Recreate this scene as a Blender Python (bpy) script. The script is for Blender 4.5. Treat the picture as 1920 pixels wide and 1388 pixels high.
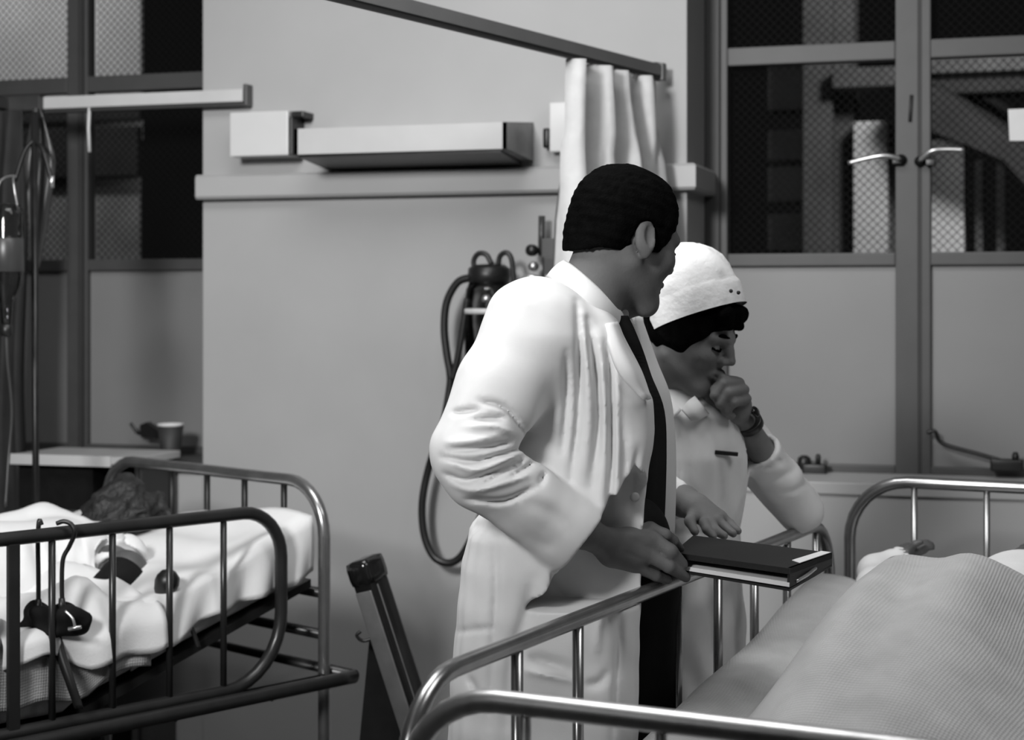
import bpy, bmesh, math, random
import numpy as np
from mathutils import Vector, Matrix

for _o in list(bpy.data.objects):
    bpy.data.objects.remove(_o, do_unlink=True)
SC = bpy.context.scene
COL = SC.collection
rng = np.random.default_rng(7)
random.seed(7)

# ------------------------------------------------------------------ camera
FPX = 3200.0          # focal length in pixels of the 1920 x 1388 frame
HY = 570.0            # row of the horizon
EYE = 1.5
YAW = math.radians(17.0)
CY, SY = math.cos(YAW), math.sin(YAW)
cam_d = bpy.data.cameras.new('camera')
cam = bpy.data.objects.new('camera', cam_d)
COL.objects.link(cam)
cam.location = (0, 0, EYE)
cam.rotation_euler = (math.pi / 2, 0, YAW)
cam_d.sensor_width = 36.0
cam_d.lens = FPX * 36.0 / 1920.0
cam_d.shift_y = -(694.0 - HY) / 1920.0
cam_d.clip_start = 0.05
cam_d.dof.use_dof = True
cam_d.dof.focus_distance = 2.98
cam_d.dof.aperture_fstop = 4.2
SC.camera = cam

# ------------------------------------------------------------------ world, lamps, exposure
W = bpy.data.worlds.new('night')
SC.world = W
W.use_nodes = True
W.node_tree.nodes['Background'].inputs['Color'].default_value = (0.02, 0.02, 0.02, 1)
W.node_tree.nodes['Background'].inputs['Strength'].default_value = 0.25


def area(name, loc, target, size, power, size_y=None):
    d = bpy.data.lights.new(name, 'AREA')
    d.energy = power
    d.size = size
    if size_y:
        d.shape = 'RECTANGLE'
        d.size_y = size_y
    o = bpy.data.objects.new(name, d)
    COL.objects.link(o)
    o.location = loc
    o.rotation_euler = (Vector(target) - Vector(loc)).to_track_quat('-Z', 'Y').to_euler()
    return o


def spot(name, loc, target, angle, blend, radius, power):
    d = bpy.data.lights.new(name, 'SPOT')
    d.energy = power
    d.spot_size = math.radians(angle)
    d.spot_blend = blend
    d.shadow_soft_size = radius
    o = bpy.data.objects.new(name, d)
    COL.objects.link(o)
    o.location = loc
    o.rotation_euler = (Vector(target) - Vector(loc)).to_track_quat('-Z', 'Y').to_euler()
    return o


spot('ward_lamp', (-1.65, -0.6, 2.9), (-1.62, 4.6, 2.02), 64, 1.0, 0.40, 810)
area('ceiling_lamp_near_beds', (-1.3, 2.8, 3.3), (-1.2, 3.0, 0), 1.2, 36)
area('fill_right_bed', (0.7, 2.6, 3.3), (0.5, 2.9, 0), 1.2, 24)  # unseen fill added to lift the nurse, blanket and window reveal
area('yard_fill', (0.3, 6.3, 3.4), (0.1, 8.3, 1.9), 0.4, 60)  # unseen source added to light the wing outside the right window
area('yard_fill_far', (-5.4, 6.4, 4.4), (-5.2, 8.3, 3.2), 0.4, 45)  # also added and unseen, brightens the wing beyond the left window

VS = SC.view_settings
VS.view_transform = 'Standard'
VS.look = 'None'
VS.exposure = 0.0
VS.gamma = 1.0
VS.use_curve_mapping = False


# ------------------------------------------------------------------ materials
def mat(name, g, rough=0.7, metal=0.0, noise=0.0, nscale=8.0, bump=0.0, bscale=60.0, spec=0.5, sheen=0.0):
    m = bpy.data.materials.new(name)
    m.use_nodes = True
    nt = m.node_tree
    b = nt.nodes['Principled BSDF']
    col = (g, g, g, 1) if not isinstance(g, tuple) else (*g, 1)
    b.inputs['Base Color'].default_value = col
    b.inputs['Roughness'].default_value = rough
    b.inputs['Metallic'].default_value = metal
    b.inputs['Specular IOR Level'].default_value = spec
    if sheen:
        b.inputs['Sheen Weight'].default_value = sheen
    tc = nt.nodes.new('ShaderNodeTexCoord')
    if noise:
        n = nt.nodes.new('ShaderNodeTexNoise')
        n.inputs['Scale'].default_value = nscale
        n.inputs['Detail'].default_value = 6
        nt.links.new(tc.outputs['Object'], n.inputs['Vector'])
        r = nt.nodes.new('ShaderNodeMapRange')
        r.inputs['From Min'].default_value = 0.3
        r.inputs['From Max'].default_value = 0.7
        r.inputs['To Min'].default_value = g * (1 - noise)
        r.inputs['To Max'].default_value = g * (1 + noise)
        nt.links.new(n.outputs['Fac'], r.inputs['Value'])
        nt.links.new(r.outputs['Result'], b.inputs['Base Color'])
    if bump:
        n2 = nt.nodes.new('ShaderNodeTexNoise')
        n2.inputs['Scale'].default_value = bscale
        n2.inputs['Detail'].default_value = 5
        nt.links.new(tc.outputs['Object'], n2.inputs['Vector'])
        bp = nt.nodes.new('ShaderNodeBump')
        bp.inputs['Strength'].default_value = bump
        bp.inputs['Distance'].default_value = 0.01
        nt.links.new(n2.outputs['Fac'], bp.inputs['Height'])
        nt.links.new(bp.outputs['Normal'], b.inputs['Normal'])
    return m


def weave_mat(name, g, scale=330, strength=0.25):
    m = mat(name, g, 0.95, noise=0.10, nscale=14, sheen=0.2)
    nt = m.node_tree
    b = nt.nodes['Principled BSDF']
    tc = [n for n in nt.nodes if n.type == 'TEX_COORD'][0]
    ws = []
    for ax in ('X', 'Y'):
        w = nt.nodes.new('ShaderNodeTexWave')
        w.bands_direction = ax
        w.inputs['Scale'].default_value = scale / 6.28
        w.inputs['Distortion'].default_value = 1.2
        w.inputs['Detail'].default_value = 1
        nt.links.new(tc.outputs['UV'], w.inputs['Vector'])
        w.inputs['Detail Scale'].default_value = 2
        ws.append(w)
    a = nt.nodes.new('ShaderNodeMath')
    a.operation = 'ADD'
    nt.links.new(ws[0].outputs['Fac'], a.inputs[0])
    nt.links.new(ws[1].outputs['Fac'], a.inputs[1])
    bp = nt.nodes.new('ShaderNodeBump')
    bp.inputs['Strength'].default_value = strength
    bp.inputs['Distance'].default_value = 0.004
    nt.links.new(a.outputs[0], bp.inputs['Height'])
    nt.links.new(bp.outputs['Normal'], b.inputs['Normal'])
    return m


def glass_mat(name, tint=0.9, gloss=0.06):
    m = bpy.data.materials.new(name)
    m.use_nodes = True
    nt = m.node_tree
    nt.nodes.remove(nt.nodes['Principled BSDF'])
    out = nt.nodes['Material Output']
    t = nt.nodes.new('ShaderNodeBsdfTransparent')
    t.inputs['Color'].default_value = (tint, tint, tint, 1)
    g = nt.nodes.new('ShaderNodeBsdfGlossy')
    g.inputs['Roughness'].default_value = 0.03
    fr = nt.nodes.new('ShaderNodeFresnel')
    fr.inputs['IOR'].default_value = 1.0 + gloss
    mx = nt.nodes.new('ShaderNodeMixShader')
    nt.links.new(fr.outputs['Fac'], mx.inputs[0])
    nt.links.new(t.outputs[0], mx.inputs[1])
    nt.links.new(g.outputs[0], mx.inputs[2])
    nt.links.new(mx.outputs[0], out.inputs['Surface'])
    return m


M = dict(
    wall=mat('painted_wall', 0.385, 0.6, noise=0.05, nscale=2.5, bump=0.08, bscale=220),
    trim=mat('painted_ledge', 0.40, 0.5, noise=0.03, nscale=4),
    ceil=mat('ceiling_paint', 0.5, 0.9, noise=0.03),
    floor=mat('dark_linoleum', 0.03, 0.45, noise=0.2, nscale=5),
    frame=mat('grey_window_paint', 0.06, 0.5, noise=0.08, nscale=12),
    frame_dark=mat('dark_seam_paint', 0.03, 0.6, noise=0.1, nscale=12),
    frost=mat('frosted_pane', 0.215, 0.45, noise=0.04, nscale=3, bump=0.05, bscale=300),
    glass=glass_mat('window_glass', 0.9, 0.003),
    jar=glass_mat('clear_glass', 0.80, 0.45),
    wire=mat('wire', 0.012, 0.7, spec=0.1),
    coat=mat('white_cotton', 0.70, 0.9, noise=0.03, nscale=20, bump=0.10, bscale=900, spec=0.2, sheen=0.1),
    dress=mat('pale_dress_cotton', 0.80, 0.9, noise=0.04, nscale=20, bump=0.10, bscale=900, spec=0.2),
    cap=mat('white_cap_cotton', 0.84, 0.9, noise=0.06, nscale=30, bump=0.2, bscale=90, spec=0.2),
    gown=mat('white_gown_cotton', 0.78, 0.9, noise=0.04, nscale=15, bump=0.15, bscale=300, spec=0.2),
    skin=mat('skin', 0.12, 0.6, noise=0.10, nscale=25, bump=0.08, bscale=250, spec=0.25),
    skin_lifted=mat('skin_shadow_lift', 0.19, 0.6, noise=0.10, nscale=25, bump=0.08, bscale=250, spec=0.25),  # skin lightened to offset the doctor's shadow on the nurse
    skin_dark=mat('skin_deep', 0.09, 0.5, noise=0.10, nscale=25, bump=0.08, bscale=250),
    hair=mat('black_hair', 0.0025, 0.8, noise=0.3, nscale=60, bump=0.3, bscale=260, spec=0.02),
    hair_brown=mat('dark_hair', 0.022, 0.5, noise=0.5, nscale=40, bump=0.6, bscale=90, spec=0.4),
    black=mat('black_cloth', 0.008, 0.85, noise=0.2, nscale=30, spec=0.2),
    rubber=mat('black_rubber', 0.012, 0.4, noise=0.1, nscale=30),
    black_gloss=mat('black_enamel', 0.01, 0.12, noise=0.1, nscale=5),
    chrome=mat('worn_chrome', 0.62, 0.36, 0.9, noise=0.15, nscale=30),
    bedtube=mat('bed_tube_metal', 0.36, 0.24, 0.85, noise=0.15, nscale=20),
    bedtube_shaded=mat('bed_tube_shaded', 0.022, 0.3, 0.2, noise=0.15, nscale=20),  # shade on the left side rail put into the tube colour
    darkmetal=mat('dark_metal', 0.03, 0.35, 0.6, noise=0.2, nscale=20),
    greymetal=mat('grey_metal', 0.22, 0.35, 0.5, noise=0.15, nscale=20),
    white=mat('white_enamel', 0.62, 0.35, noise=0.02, nscale=10),
    offwhite=mat('pale_enamel', 0.48, 0.4, noise=0.03, nscale=10),
    rail=mat('grey_rail_paint', 0.17, 0.5, noise=0.06, nscale=10),
    rail_light=mat('pale_rail_paint', 0.55, 0.5, noise=0.05, nscale=10),
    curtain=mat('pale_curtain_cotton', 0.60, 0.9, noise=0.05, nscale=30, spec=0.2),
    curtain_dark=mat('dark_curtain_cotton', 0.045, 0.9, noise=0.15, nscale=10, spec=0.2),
    plastic=mat('dull_plastic_sheet', 0.05, 0.35, noise=0.2, nscale=8),
    cupmat=mat('dark_cup_card', 0.035, 0.6, noise=0.15, nscale=30),
    paper=mat('paper', 0.75, 0.8, noise=0.03, nscale=20),
    folder=mat('black_folder_card', 0.010, 0.6, noise=0.2, nscale=15, bump=0.1, bscale=300),
    blanket=weave_mat('cellular_blanket', 0.45),
    blanket2=weave_mat('left_blanket', 0.40),
    sheet=mat('bed_sheet', 0.72, 0.9, noise=0.04, nscale=10, bump=0.1, bscale=200, spec=0.2),
    ticking=mat('mattress_ticking', 0.55, 0.9, noise=0.05, nscale=10),
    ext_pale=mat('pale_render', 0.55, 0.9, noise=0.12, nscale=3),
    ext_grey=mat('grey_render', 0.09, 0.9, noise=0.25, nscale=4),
    ext_mid=mat('louvre_paint', 0.22, 0.9, noise=0.25, nscale=4),
    ext_dark=mat('dark_slates', 0.02, 0.8, noise=0.3, nscale=6),
)


# ------------------------------------------------------------------ coordinates
def cp(px, py, D):
    """camera-aligned metres (x right, y depth, z up from the floor) of a point at depth D"""
    return np.array([(px - 960.0) / FPX * D, D, EYE - (py - HY) / FPX * D])


def to_world(V):
    V = np.asarray(V, float)
    out = V.copy()
    out[..., 0] = V[..., 0] * CY - V[..., 1] * SY
    out[..., 1] = V[..., 0] * SY + V[..., 1] * CY
    return out


def P(px, py, D):
    return to_world(cp(px, py, D))


def OnY(px, py, Y):
    u = (px - 960.0) / FPX
    D = Y / (u * SY + CY)
    return P(px, py, D)


# ------------------------------------------------------------------ objects
ORI = {}


def link(o):
    COL.objects.link(o)
    return o


def tag(o, label=None, cat=None, group=None, kind=None):
    if label: o['label'] = label
    if cat: o['category'] = cat
    if group: o['group'] = group
    if kind: o['kind'] = kind
    return o


def thing(name, loc, label=None, cat=None, group=None, kind=None):
    o = bpy.data.objects.new(name, None)
    o.empty_display_size = 0.1
    link(o)
    o.location = tuple(loc)
    ORI[o.name] = np.array(loc, float)
    return tag(o, label, cat, group, kind)


def mesh_np(name, V, Q, m, smooth=True):
    """V (n,3), Q list of faces or (k,4)/(k,3) array"""
    me = bpy.data.meshes.new(name)
    V = np.asarray(V, np.float32)
    if isinstance(Q, np.ndarray):
        k, c = Q.shape
        me.vertices.add(len(V))
        me.vertices.foreach_set('co', V.ravel())
        me.loops.add(k * c)
        me.loops.foreach_set('vertex_index', Q.astype(np.int32).ravel())
        me.polygons.add(k)
        me.polygons.foreach_set('loop_start', np.arange(0, k * c, c, dtype=np.int32))
        me.update(calc_edges=True)
    else:
        me.from_pydata([tuple(v) for v in V], [], [tuple(int(i) for i in f) for f in Q])
        me.update()
    me.validate()
    me.materials.append(m)
    if smooth:
        me.polygons.foreach_set('use_smooth', np.ones(len(me.polygons), bool))
    return me


def part(name, parent, V, Q, m, smooth=True, kind=None, label=None):
    V = np.asarray(V, float)
    if parent is None:
        lo, hi = V.min(0), V.max(0)
        org = np.array([(lo[0] + hi[0]) / 2, (lo[1] + hi[1]) / 2, lo[2]])
    else:
        org = ORI[parent.name]
    me = mesh_np(name, V - org, Q, m, smooth)
    o = link(bpy.data.objects.new(name, me))
    if parent is None:
        o.location = tuple(org)
    else:
        o.parent = parent
    ORI[o.name] = org
    if kind: o['kind'] = kind
    if label: o['label'] = label
    return o


# ---- geometry makers: each returns (V, Q)
def join(*gs):
    V, Q, n = [], [], 0
    for v, q in gs:
        V.append(np.asarray(v, float))
        Q += [tuple(int(i) + n for i in f) for f in q]
        n += len(v)
    return np.vstack(V), Q


def gbox(lo, hi, bev=0.0):
    bm = bmesh.new()
    bmesh.ops.create_cube(bm, size=1.0)
    lo, hi = np.array(lo, float), np.array(hi, float)
    for v in bm.verts:
        for i in range(3):
            v.co[i] = lo[i] if v.co[i] < 0 else hi[i]
    if bev:
        bmesh.ops.bevel(bm, geom=list(bm.edges), offset=bev, segments=2, affect='EDGES', profile=0.7)
    bm.verts.index_update()
    V = np.array([v.co[:] for v in bm.verts])
    Q = [tuple(v.index for v in f.verts) for f in bm.faces]
    bm.free()
    return V, Q


def gbox_frame(center, axes, half, bev=0.0):
    V, Q = gbox(-np.array(half), np.array(half), bev)
    A = np.array(axes, float)
    return np.asarray(center) + V @ A, Q


def smooth_path(pts, n=8):
    pts = [np.asarray(p, float) for p in pts]
    if len(pts) < 3:
        return np.array(pts)
    ext = [2 * pts[0] - pts[1]] + pts + [2 * pts[-1] - pts[-2]]
    out = []
    for i in range(1, len(ext) - 2):
        p0, p1, p2, p3 = ext[i - 1:i + 3]
        for k in range(n):
            t = k / n
            out.append(0.5 * (2 * p1 + (p2 - p0) * t + (2 * p0 - 5 * p1 + 4 * p2 - p3) * t * t + (3 * p1 - p0 - 3 * p2 + p3) * t ** 3))
    out.append(pts[-1])
    return np.array(out)


def gtube(path, r, seg=12, caps=True):
    path = np.asarray(path, float)
    n = len(path)
    rad = np.broadcast_to(np.asarray(r, float), (n,)) if np.ndim(r) else np.full(n, float(r))
    T = np.gradient(path, axis=0)
    T /= np.linalg.norm(T, axis=1)[:, None] + 1e-12
    up = np.array([0, 0, 1.0]) if abs(T[0][2]) < 0.9 else np.array([1.0, 0, 0])
    N = np.cross(T[0], up); N /= np.linalg.norm(N)
    V, Q = [], []
    for i in range(n):
        N = N - T[i] * np.dot(N, T[i]); N /= np.linalg.norm(N)
        B = np.cross(T[i], N)
        for k in range(seg):
            a = 2 * math.pi * k / seg
            V.append(path[i] + rad[i] * (math.cos(a) * N + math.sin(a) * B))
    for i in range(n - 1):
        for k in range(seg):
            a, b = i * seg + k, i * seg + (k + 1) % seg
            Q.append((a, b, b + seg, a + seg))
    if caps:
        Q.append(tuple(range(seg))[::-1])
        Q.append(tuple(range((n - 1) * seg, n * seg)))
    return np.array(V), Q


def glathe(center, prof, seg=24, axis=None):
    """prof: list of (radius, height)"""
    V, Q = [], []
    for r, h in prof:
        for k in range(seg):
            a = 2 * math.pi * k / seg
            V.append((r * math.cos(a), r * math.sin(a), h))
    V = np.array(V)
    for i in range(len(prof) - 1):
        for k in range(seg):
            a, b = i * seg + k, i * seg + (k + 1) % seg
            Q.append((a, b, b + seg, a + seg))
    Q.append(tuple(range(seg))[::-1])
    Q.append(tuple(range((len(prof) - 1) * seg, len(prof) * seg)))
    if axis is not None:
        R = np.array(Vector((0, 0, 1)).rotation_difference(Vector(axis)).to_matrix())
        V = V @ R.T
    return V + np.asarray(center), Q


def ggrid(A, closed_u=False):
    """A (nu,nv,3) grid of points"""
    nu, nv = A.shape[:2]
    Q = []
    for i in range(nu if closed_u else nu - 1):
        for j in range(nv - 1):
            i2 = (i + 1) % nu
            Q.append((i * nv + j, i2 * nv + j, i2 * nv + j + 1, i * nv + j + 1))
    return A.reshape(-1, 3), Q


def gsheet(A, th):
    """a grid surface with thickness th (offset along the local normal)"""
    A = np.asarray(A, float)
    du = np.gradient(A, axis=0)
    dv = np.gradient(A, axis=1)
    N = np.cross(du, dv)
    N /= np.linalg.norm(N, axis=2)[..., None] + 1e-12
    B = A - N * th
    nu, nv = A.shape[:2]
    V1, Q1 = ggrid(A)
    V2, Q2 = ggrid(B)
    n = nu * nv
    Q = list(Q1) + [tuple(i + n for i in f[::-1]) for f in Q2]
    rim = [i * nv for i in range(nu)] + [(nu - 1) * nv + j for j in range(1, nv)] + \
          [i * nv + nv - 1 for i in range(nu - 2, -1, -1)] + [j for j in range(nv - 2, 0, -1)]
    for a, b in zip(rim, rim[1:] + rim[:1]):
        Q.append((b, a, a + n, b + n))
    return np.vstack([V1, V2]), Q


def gslab(corners, down):
    """solid between a 3-D polygon and the same polygon moved by the vector down"""
    c = np.asarray(corners, float)
    n = len(c)
    V = np.vstack([c, c + np.asarray(down)])
    Q = [tuple(range(n)), tuple(range(2 * n - 1, n - 1, -1))]
    for i in range(n):
        j = (i + 1) % n
        Q.append((j, i, i + n, j + n))
    return V, Q


# ------------------------------------------------------------------ implicit surfaces
class Field:
    def __init__(s, lo, hi, h):
        s.h = h
        s.lo = np.array(lo, float)
        s.n = np.ceil((np.array(hi, float) - s.lo) / h).astype(int) + 1
        s.ax = [np.float32(s.lo[i]) + np.float32(h) * np.arange(s.n[i], dtype=np.float32) for i in range(3)]
        s.d = np.full(tuple(s.n), 0.5, np.float32)
        s.Rm = np.eye(3); s.t = np.zeros(3); s.sc = 1.0

    def frame(s, Rm=None, t=None, sc=1.0):
        s.Rm = np.eye(3) if Rm is None else np.asarray(Rm, float)
        s.t = np.zeros(3) if t is None else np.asarray(t, float)
        s.sc = sc

    def pt(s, p):
        return s.Rm @ (np.asarray(p, float) * s.sc) + s.t

    def block(s, lo, hi):
        i0 = np.clip(np.floor((np.asarray(lo) - s.lo) / s.h).astype(int), 0, s.n)
        i1 = np.clip(np.ceil((np.asarray(hi) - s.lo) / s.h).astype(int) + 1, 0, s.n)
        sl = tuple(slice(a, b) for a, b in zip(i0, i1))
        X = s.ax[0][sl[0]][:, None, None]
        Y = s.ax[1][sl[1]][None, :, None]
        Z = s.ax[2][sl[2]][None, None, :]
        return sl, X, Y, Z

    def op(s, sl, b, k, mode):
        a = s.d[sl]
        if a.size == 0:
            return
        if mode == 'u':
            if k > 0:
                h = np.clip(0.5 + 0.5 * (b - a) / k, 0, 1)
                s.d[sl] = b + (a - b) * h - k * h * (1 - h)
            else:
                s.d[sl] = np.minimum(a, b)
        elif mode == 's':
            if k > 0:
                h = np.clip(0.5 - 0.5 * (a + b) / k, 0, 1)
                s.d[sl] = a + (-b - a) * h + k * h * (1 - h)
            else:
                s.d[sl] = np.maximum(a, -b)
        elif mode == 'i':
            s.d[sl] = np.maximum(a, b)

    def cap(s, a, b, ra, rb=None, k=0.01, mode='u'):
        rb = ra if rb is None else rb
        a, b = s.pt(a), s.pt(b)
        ra, rb = ra * s.sc, rb * s.sc
        k = k * s.sc
        mr = max(ra, rb) + k + 3 * s.h
        sl, X, Y, Z = s.block(np.minimum(a, b) - mr, np.maximum(a, b) + mr)
        ba = b - a
        L = float(ba @ ba) + 1e-12
        px, py, pz = X - np.float32(a[0]), Y - np.float32(a[1]), Z - np.float32(a[2])
        h = np.clip((px * np.float32(ba[0]) + py * np.float32(ba[1]) + pz * np.float32(ba[2])) / np.float32(L), 0, 1)
        d = np.sqrt((px - h * np.float32(ba[0])) ** 2 + (py - h * np.float32(ba[1])) ** 2 + (pz - h * np.float32(ba[2])) ** 2) - np.float32(ra) - np.float32(rb - ra) * h
        s.op(sl, d, np.float32(k), mode)

    def chain(s, pts, rad, k=0.01, mode='u'):
        rad = [rad] * len(pts) if np.ndim(rad) == 0 else rad
        for i in range(len(pts) - 1):
            s.cap(pts[i], pts[i + 1], rad[i], rad[i + 1], k, mode)

    def ell(s, c, r, k=0.01, mode='u', R=None):
        c = s.pt(c)
        r = np.asarray(r, float) * s.sc
        k = k * s.sc
        Rl = s.Rm if R is None else s.Rm @ np.asarray(R, float)
        mr = np.abs(Rl) @ r + k + 3 * s.h
        sl, X, Y, Z = s.block(c - mr, c + mr)
        x, y, z = X - np.float32(c[0]), Y - np.float32(c[1]), Z - np.float32(c[2])
        q = [np.float32(Rl[0, i]) * x + np.float32(Rl[1, i]) * y + np.float32(Rl[2, i]) * z for i in range(3)]
        k0 = np.sqrt(sum((q[i] / np.float32(r[i])) ** 2 for i in range(3))) + 1e-6
        k1 = np.sqrt(sum((q[i] / np.float32(r[i] ** 2)) ** 2 for i in range(3))) + 1e-6
        d = k0 * (k0 - 1) / k1
        s.op(sl, d.astype(np.float32), np.float32(k), mode)

    def half(s, n, off, mode='i'):
        """keep the side where n.p <= off (in the current frame)"""
        n = np.asarray(n, float); n = n / np.linalg.norm(n)
        nw = s.Rm @ n
        o = float(nw @ s.t) + off * s.sc
        X, Y, Z = s.ax[0][:, None, None], s.ax[1][None, :, None], s.ax[2][None, None, :]
        d = np.float32(nw[0]) * X + np.float32(nw[1]) * Y + np.float32(nw[2]) * Z - np.float32(o)
        s.d = np.maximum(s.d, d.astype(np.float32))

    def loft(s, rings, k=0.02, mode='u', p=2.0, tilt=None):
        """rings: rows of (z, xc, yc, a, b), z increasing; superellipse cross-sections"""
        r = np.array(sorted(rings), float)
        mr = max(r[:, 3].max(), r[:, 4].max()) + k + 0.02
        lo = np.array([r[:, 1].min() - mr, r[:, 2].min() - mr, r[0, 0] - k - 0.02])
        hi = np.array([r[:, 1].max() + mr, r[:, 2].max() + mr, r[-1, 0] + k + 0.02])
        sl, X, Y, Z = s.block(lo, hi)
        z = Z.ravel()
        f = [np.interp(z, r[:, 0], r[:, i]).astype(np.float32)[None, None, :] for i in range(1, 5)]
        q = (np.abs((X - f[0]) / f[2]) ** p + np.abs((Y - f[1]) / f[3]) ** p) ** (1.0 / p)
        d = (q - 1) * np.minimum(f[2], f[3])
        d = np.maximum(d, np.maximum(np.float32(r[0, 0]) - Z, Z - np.float32(r[-1, 0])))
        s.op(sl, d.astype(np.float32), np.float32(k), mode)

    # relief on the existing surface -----------------------------------
    def near(s, w=0.03):
        s.idx = np.nonzero(np.abs(s.d) < w)
        s.px_ = [s.ax[i][s.idx[i]] for i in range(3)]
        s.val = s.d[s.idx]
        s.u = 960 + FPX * s.px_[0] / s.px_[1]
        s.v = HY - FPX * (s.px_[2] - EYE) / s.px_[1]

    def crease(s, poly, depth, width, dmax=99.0, dmin=0.0):
        """a groove (depth > 0) or ridge (< 0) following a line seen from the front"""
        P_ = smooth_path([np.array([a, b, 0.0]) for a, b in poly], 5)[:, :2]
        m = (s.u > P_[:, 0].min() - 4 * width) & (s.u < P_[:, 0].max() + 4 * width) & \
            (s.v > P_[:, 1].min() - 4 * width) & (s.v < P_[:, 1].max() + 4 * width) & (s.px_[1] < dmax) & (s.px_[1] > dmin)
        if not m.any():
            return
        u, v = s.u[m], s.v[m]
        best = np.full(u.shape, 1e9, np.float32)
        tt = np.zeros(u.shape, np.float32)
        n = len(P_) - 1
        for i in range(n):
            a, b = P_[i], P_[i + 1]
            ba = b - a
            L = ba @ ba + 1e-9
            h = np.clip(((u - a[0]) * ba[0] + (v - a[1]) * ba[1]) / L, 0, 1)
            d2 = (u - a[0] - h * ba[0]) ** 2 + (v - a[1] - h * ba[1]) ** 2
            c = d2 < best
            best = np.where(c, d2, best)
            tt = np.where(c, (i + h) / n, tt)
        fade = np.sqrt(np.clip(np.sin(np.pi * np.clip(tt, 0.02, 0.98)), 0, 1))
        soft = np.clip((dmax - s.px_[1][m]) / .035, 0, 1)
        s.val[m] += (depth * fade * soft * np.exp(-best / width ** 2)).astype(np.float32)

    def wobble(s, amp, freq, seed=0):
        r = np.random.default_rng(seed)
        x, y, z = s.px_
        t = np.zeros_like(s.val)
        for _ in range(5):
            k = r.normal(size=3) * freq
            t += np.sin(k[0] * x + k[1] * y + k[2] * z + r.uniform(0, 6.28)).astype(np.float32)
        s.val += np.float32(amp / 2.2) * t

    def done(s):
        s.d[s.idx] = s.val

    def mesh(s, world=True):
        d = s.d
        neg = d < 0
        nx, ny, nz = d.shape
        cnt = np.zeros((nx - 1, ny - 1, nz - 1), np.int8)
        for i in (0, 1):
            for j in (0, 1):
                for k in (0, 1):
                    cnt += neg[i:nx - 1 + i, j:ny - 1 + j, k:nz - 1 + k]
        act = (cnt > 0) & (cnt < 8)
        I, J, K = np.nonzero(act)
        ids = np.full(act.shape, -1, np.int32)
        ids[I, J, K] = np.arange(len(I))
        acc = np.zeros((len(I), 3)); num = np.zeros(len(I))
        corners = [(i, j, k) for i in (0, 1) for j in (0, 1) for k in (0, 1)]
        val = {c: d[I + c[0], J + c[1], K + c[2]].astype(float) for c in corners}
        for c in corners:
            for a in range(3):
                if c[a] == 0:
                    e = list(c); e[a] = 1; e = tuple(e)
                    va, vb = val[c], val[e]
                    m = (va < 0) != (vb < 0)
                    t = np.where(m, va / np.where(m, va - vb, 1), 0)
                    pnt = np.tile(np.array(c, float), (len(I), 1))
                    pnt[:, a] += t
                    acc[m] += pnt[m]; num[m] += 1
        V = np.stack([I, J, K], 1) + acc / num[:, None]
        V = s.lo + V * s.h
        quads = []
        for a in range(3):
            b, c = (a + 1) % 3, (a + 2) % 3
            s0 = [slice(None)] * 3; s1 = [slice(None)] * 3
            s0[a] = slice(0, -1); s1[a] = slice(1, None)
            n0, n1 = neg[tuple(s0)], neg[tuple(s1)]
            E = np.stack(np.nonzero(n0 != n1), 1)
            if not len(E):
                continue
            ok = (E[:, b] > 0) & (E[:, c] > 0) & (E[:, b] < d.shape[b] - 1) & (E[:, c] < d.shape[c] - 1)
            E = E[ok]
            fl = n0[E[:, 0], E[:, 1], E[:, 2]]
            vs = []
            for db, dc in ((-1, -1), (0, -1), (0, 0), (-1, 0)):
                G = E.copy(); G[:, b] += db; G[:, c] += dc
                vs.append(ids[G[:, 0], G[:, 1], G[:, 2]])
            q = np.stack(vs, 1)
            q[~fl] = q[~fl][:, ::-1]
            quads.append(q)
        Q = np.vstack(quads)
        Q = Q[(Q >= 0).all(1)]
        # one light smoothing pass
        nb = np.zeros_like(V); ct = np.zeros(len(V))
        for x, y in ((0, 1), (1, 2), (2, 3), (3, 0)):
            np.add.at(nb, Q[:, x], V[Q[:, y]]); np.add.at(nb, Q[:, y], V[Q[:, x]])
            np.add.at(ct, Q[:, x], 1); np.add.at(ct, Q[:, y], 1)
        V = 0.5 * V + 0.5 * nb / np.maximum(ct, 1)[:, None]
        return (to_world(V) if world else V), Q


def rot(yaw=0, pitch=0, roll=0):
    """head frame: x forward, y to the person's left, z up; yaw turns about z, pitch down, roll to the right"""
    a, b, c = (math.radians(t) for t in (yaw, pitch, roll))
    Rz = np.array([[math.cos(a), -math.sin(a), 0], [math.sin(a), math.cos(a), 0], [0, 0, 1]])
    Ry = np.array([[math.cos(b), 0, math.sin(b)], [0, 1, 0], [-math.sin(b), 0, math.cos(b)]])
    Rx = np.array([[1, 0, 0], [0, math.cos(c), -math.sin(c)], [0, math.sin(c), math.cos(c)]])
    return Rz @ Ry @ Rx

# ================================================================== the room
YW = 4.78     # face of the pier between the windows
YF = 5.06     # face of the window frames
XL = OnY(380, 500, YW)[0]
XR = OnY(1288, 500, YW)[0]
ZS = 0.995    # sill height
ZH = 2.78     # window head


def struct(name, g, m, smooth=False):
    o = part(name, None, g[0], g[1], m, smooth)
    o['kind'] = 'structure'
    return o


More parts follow.
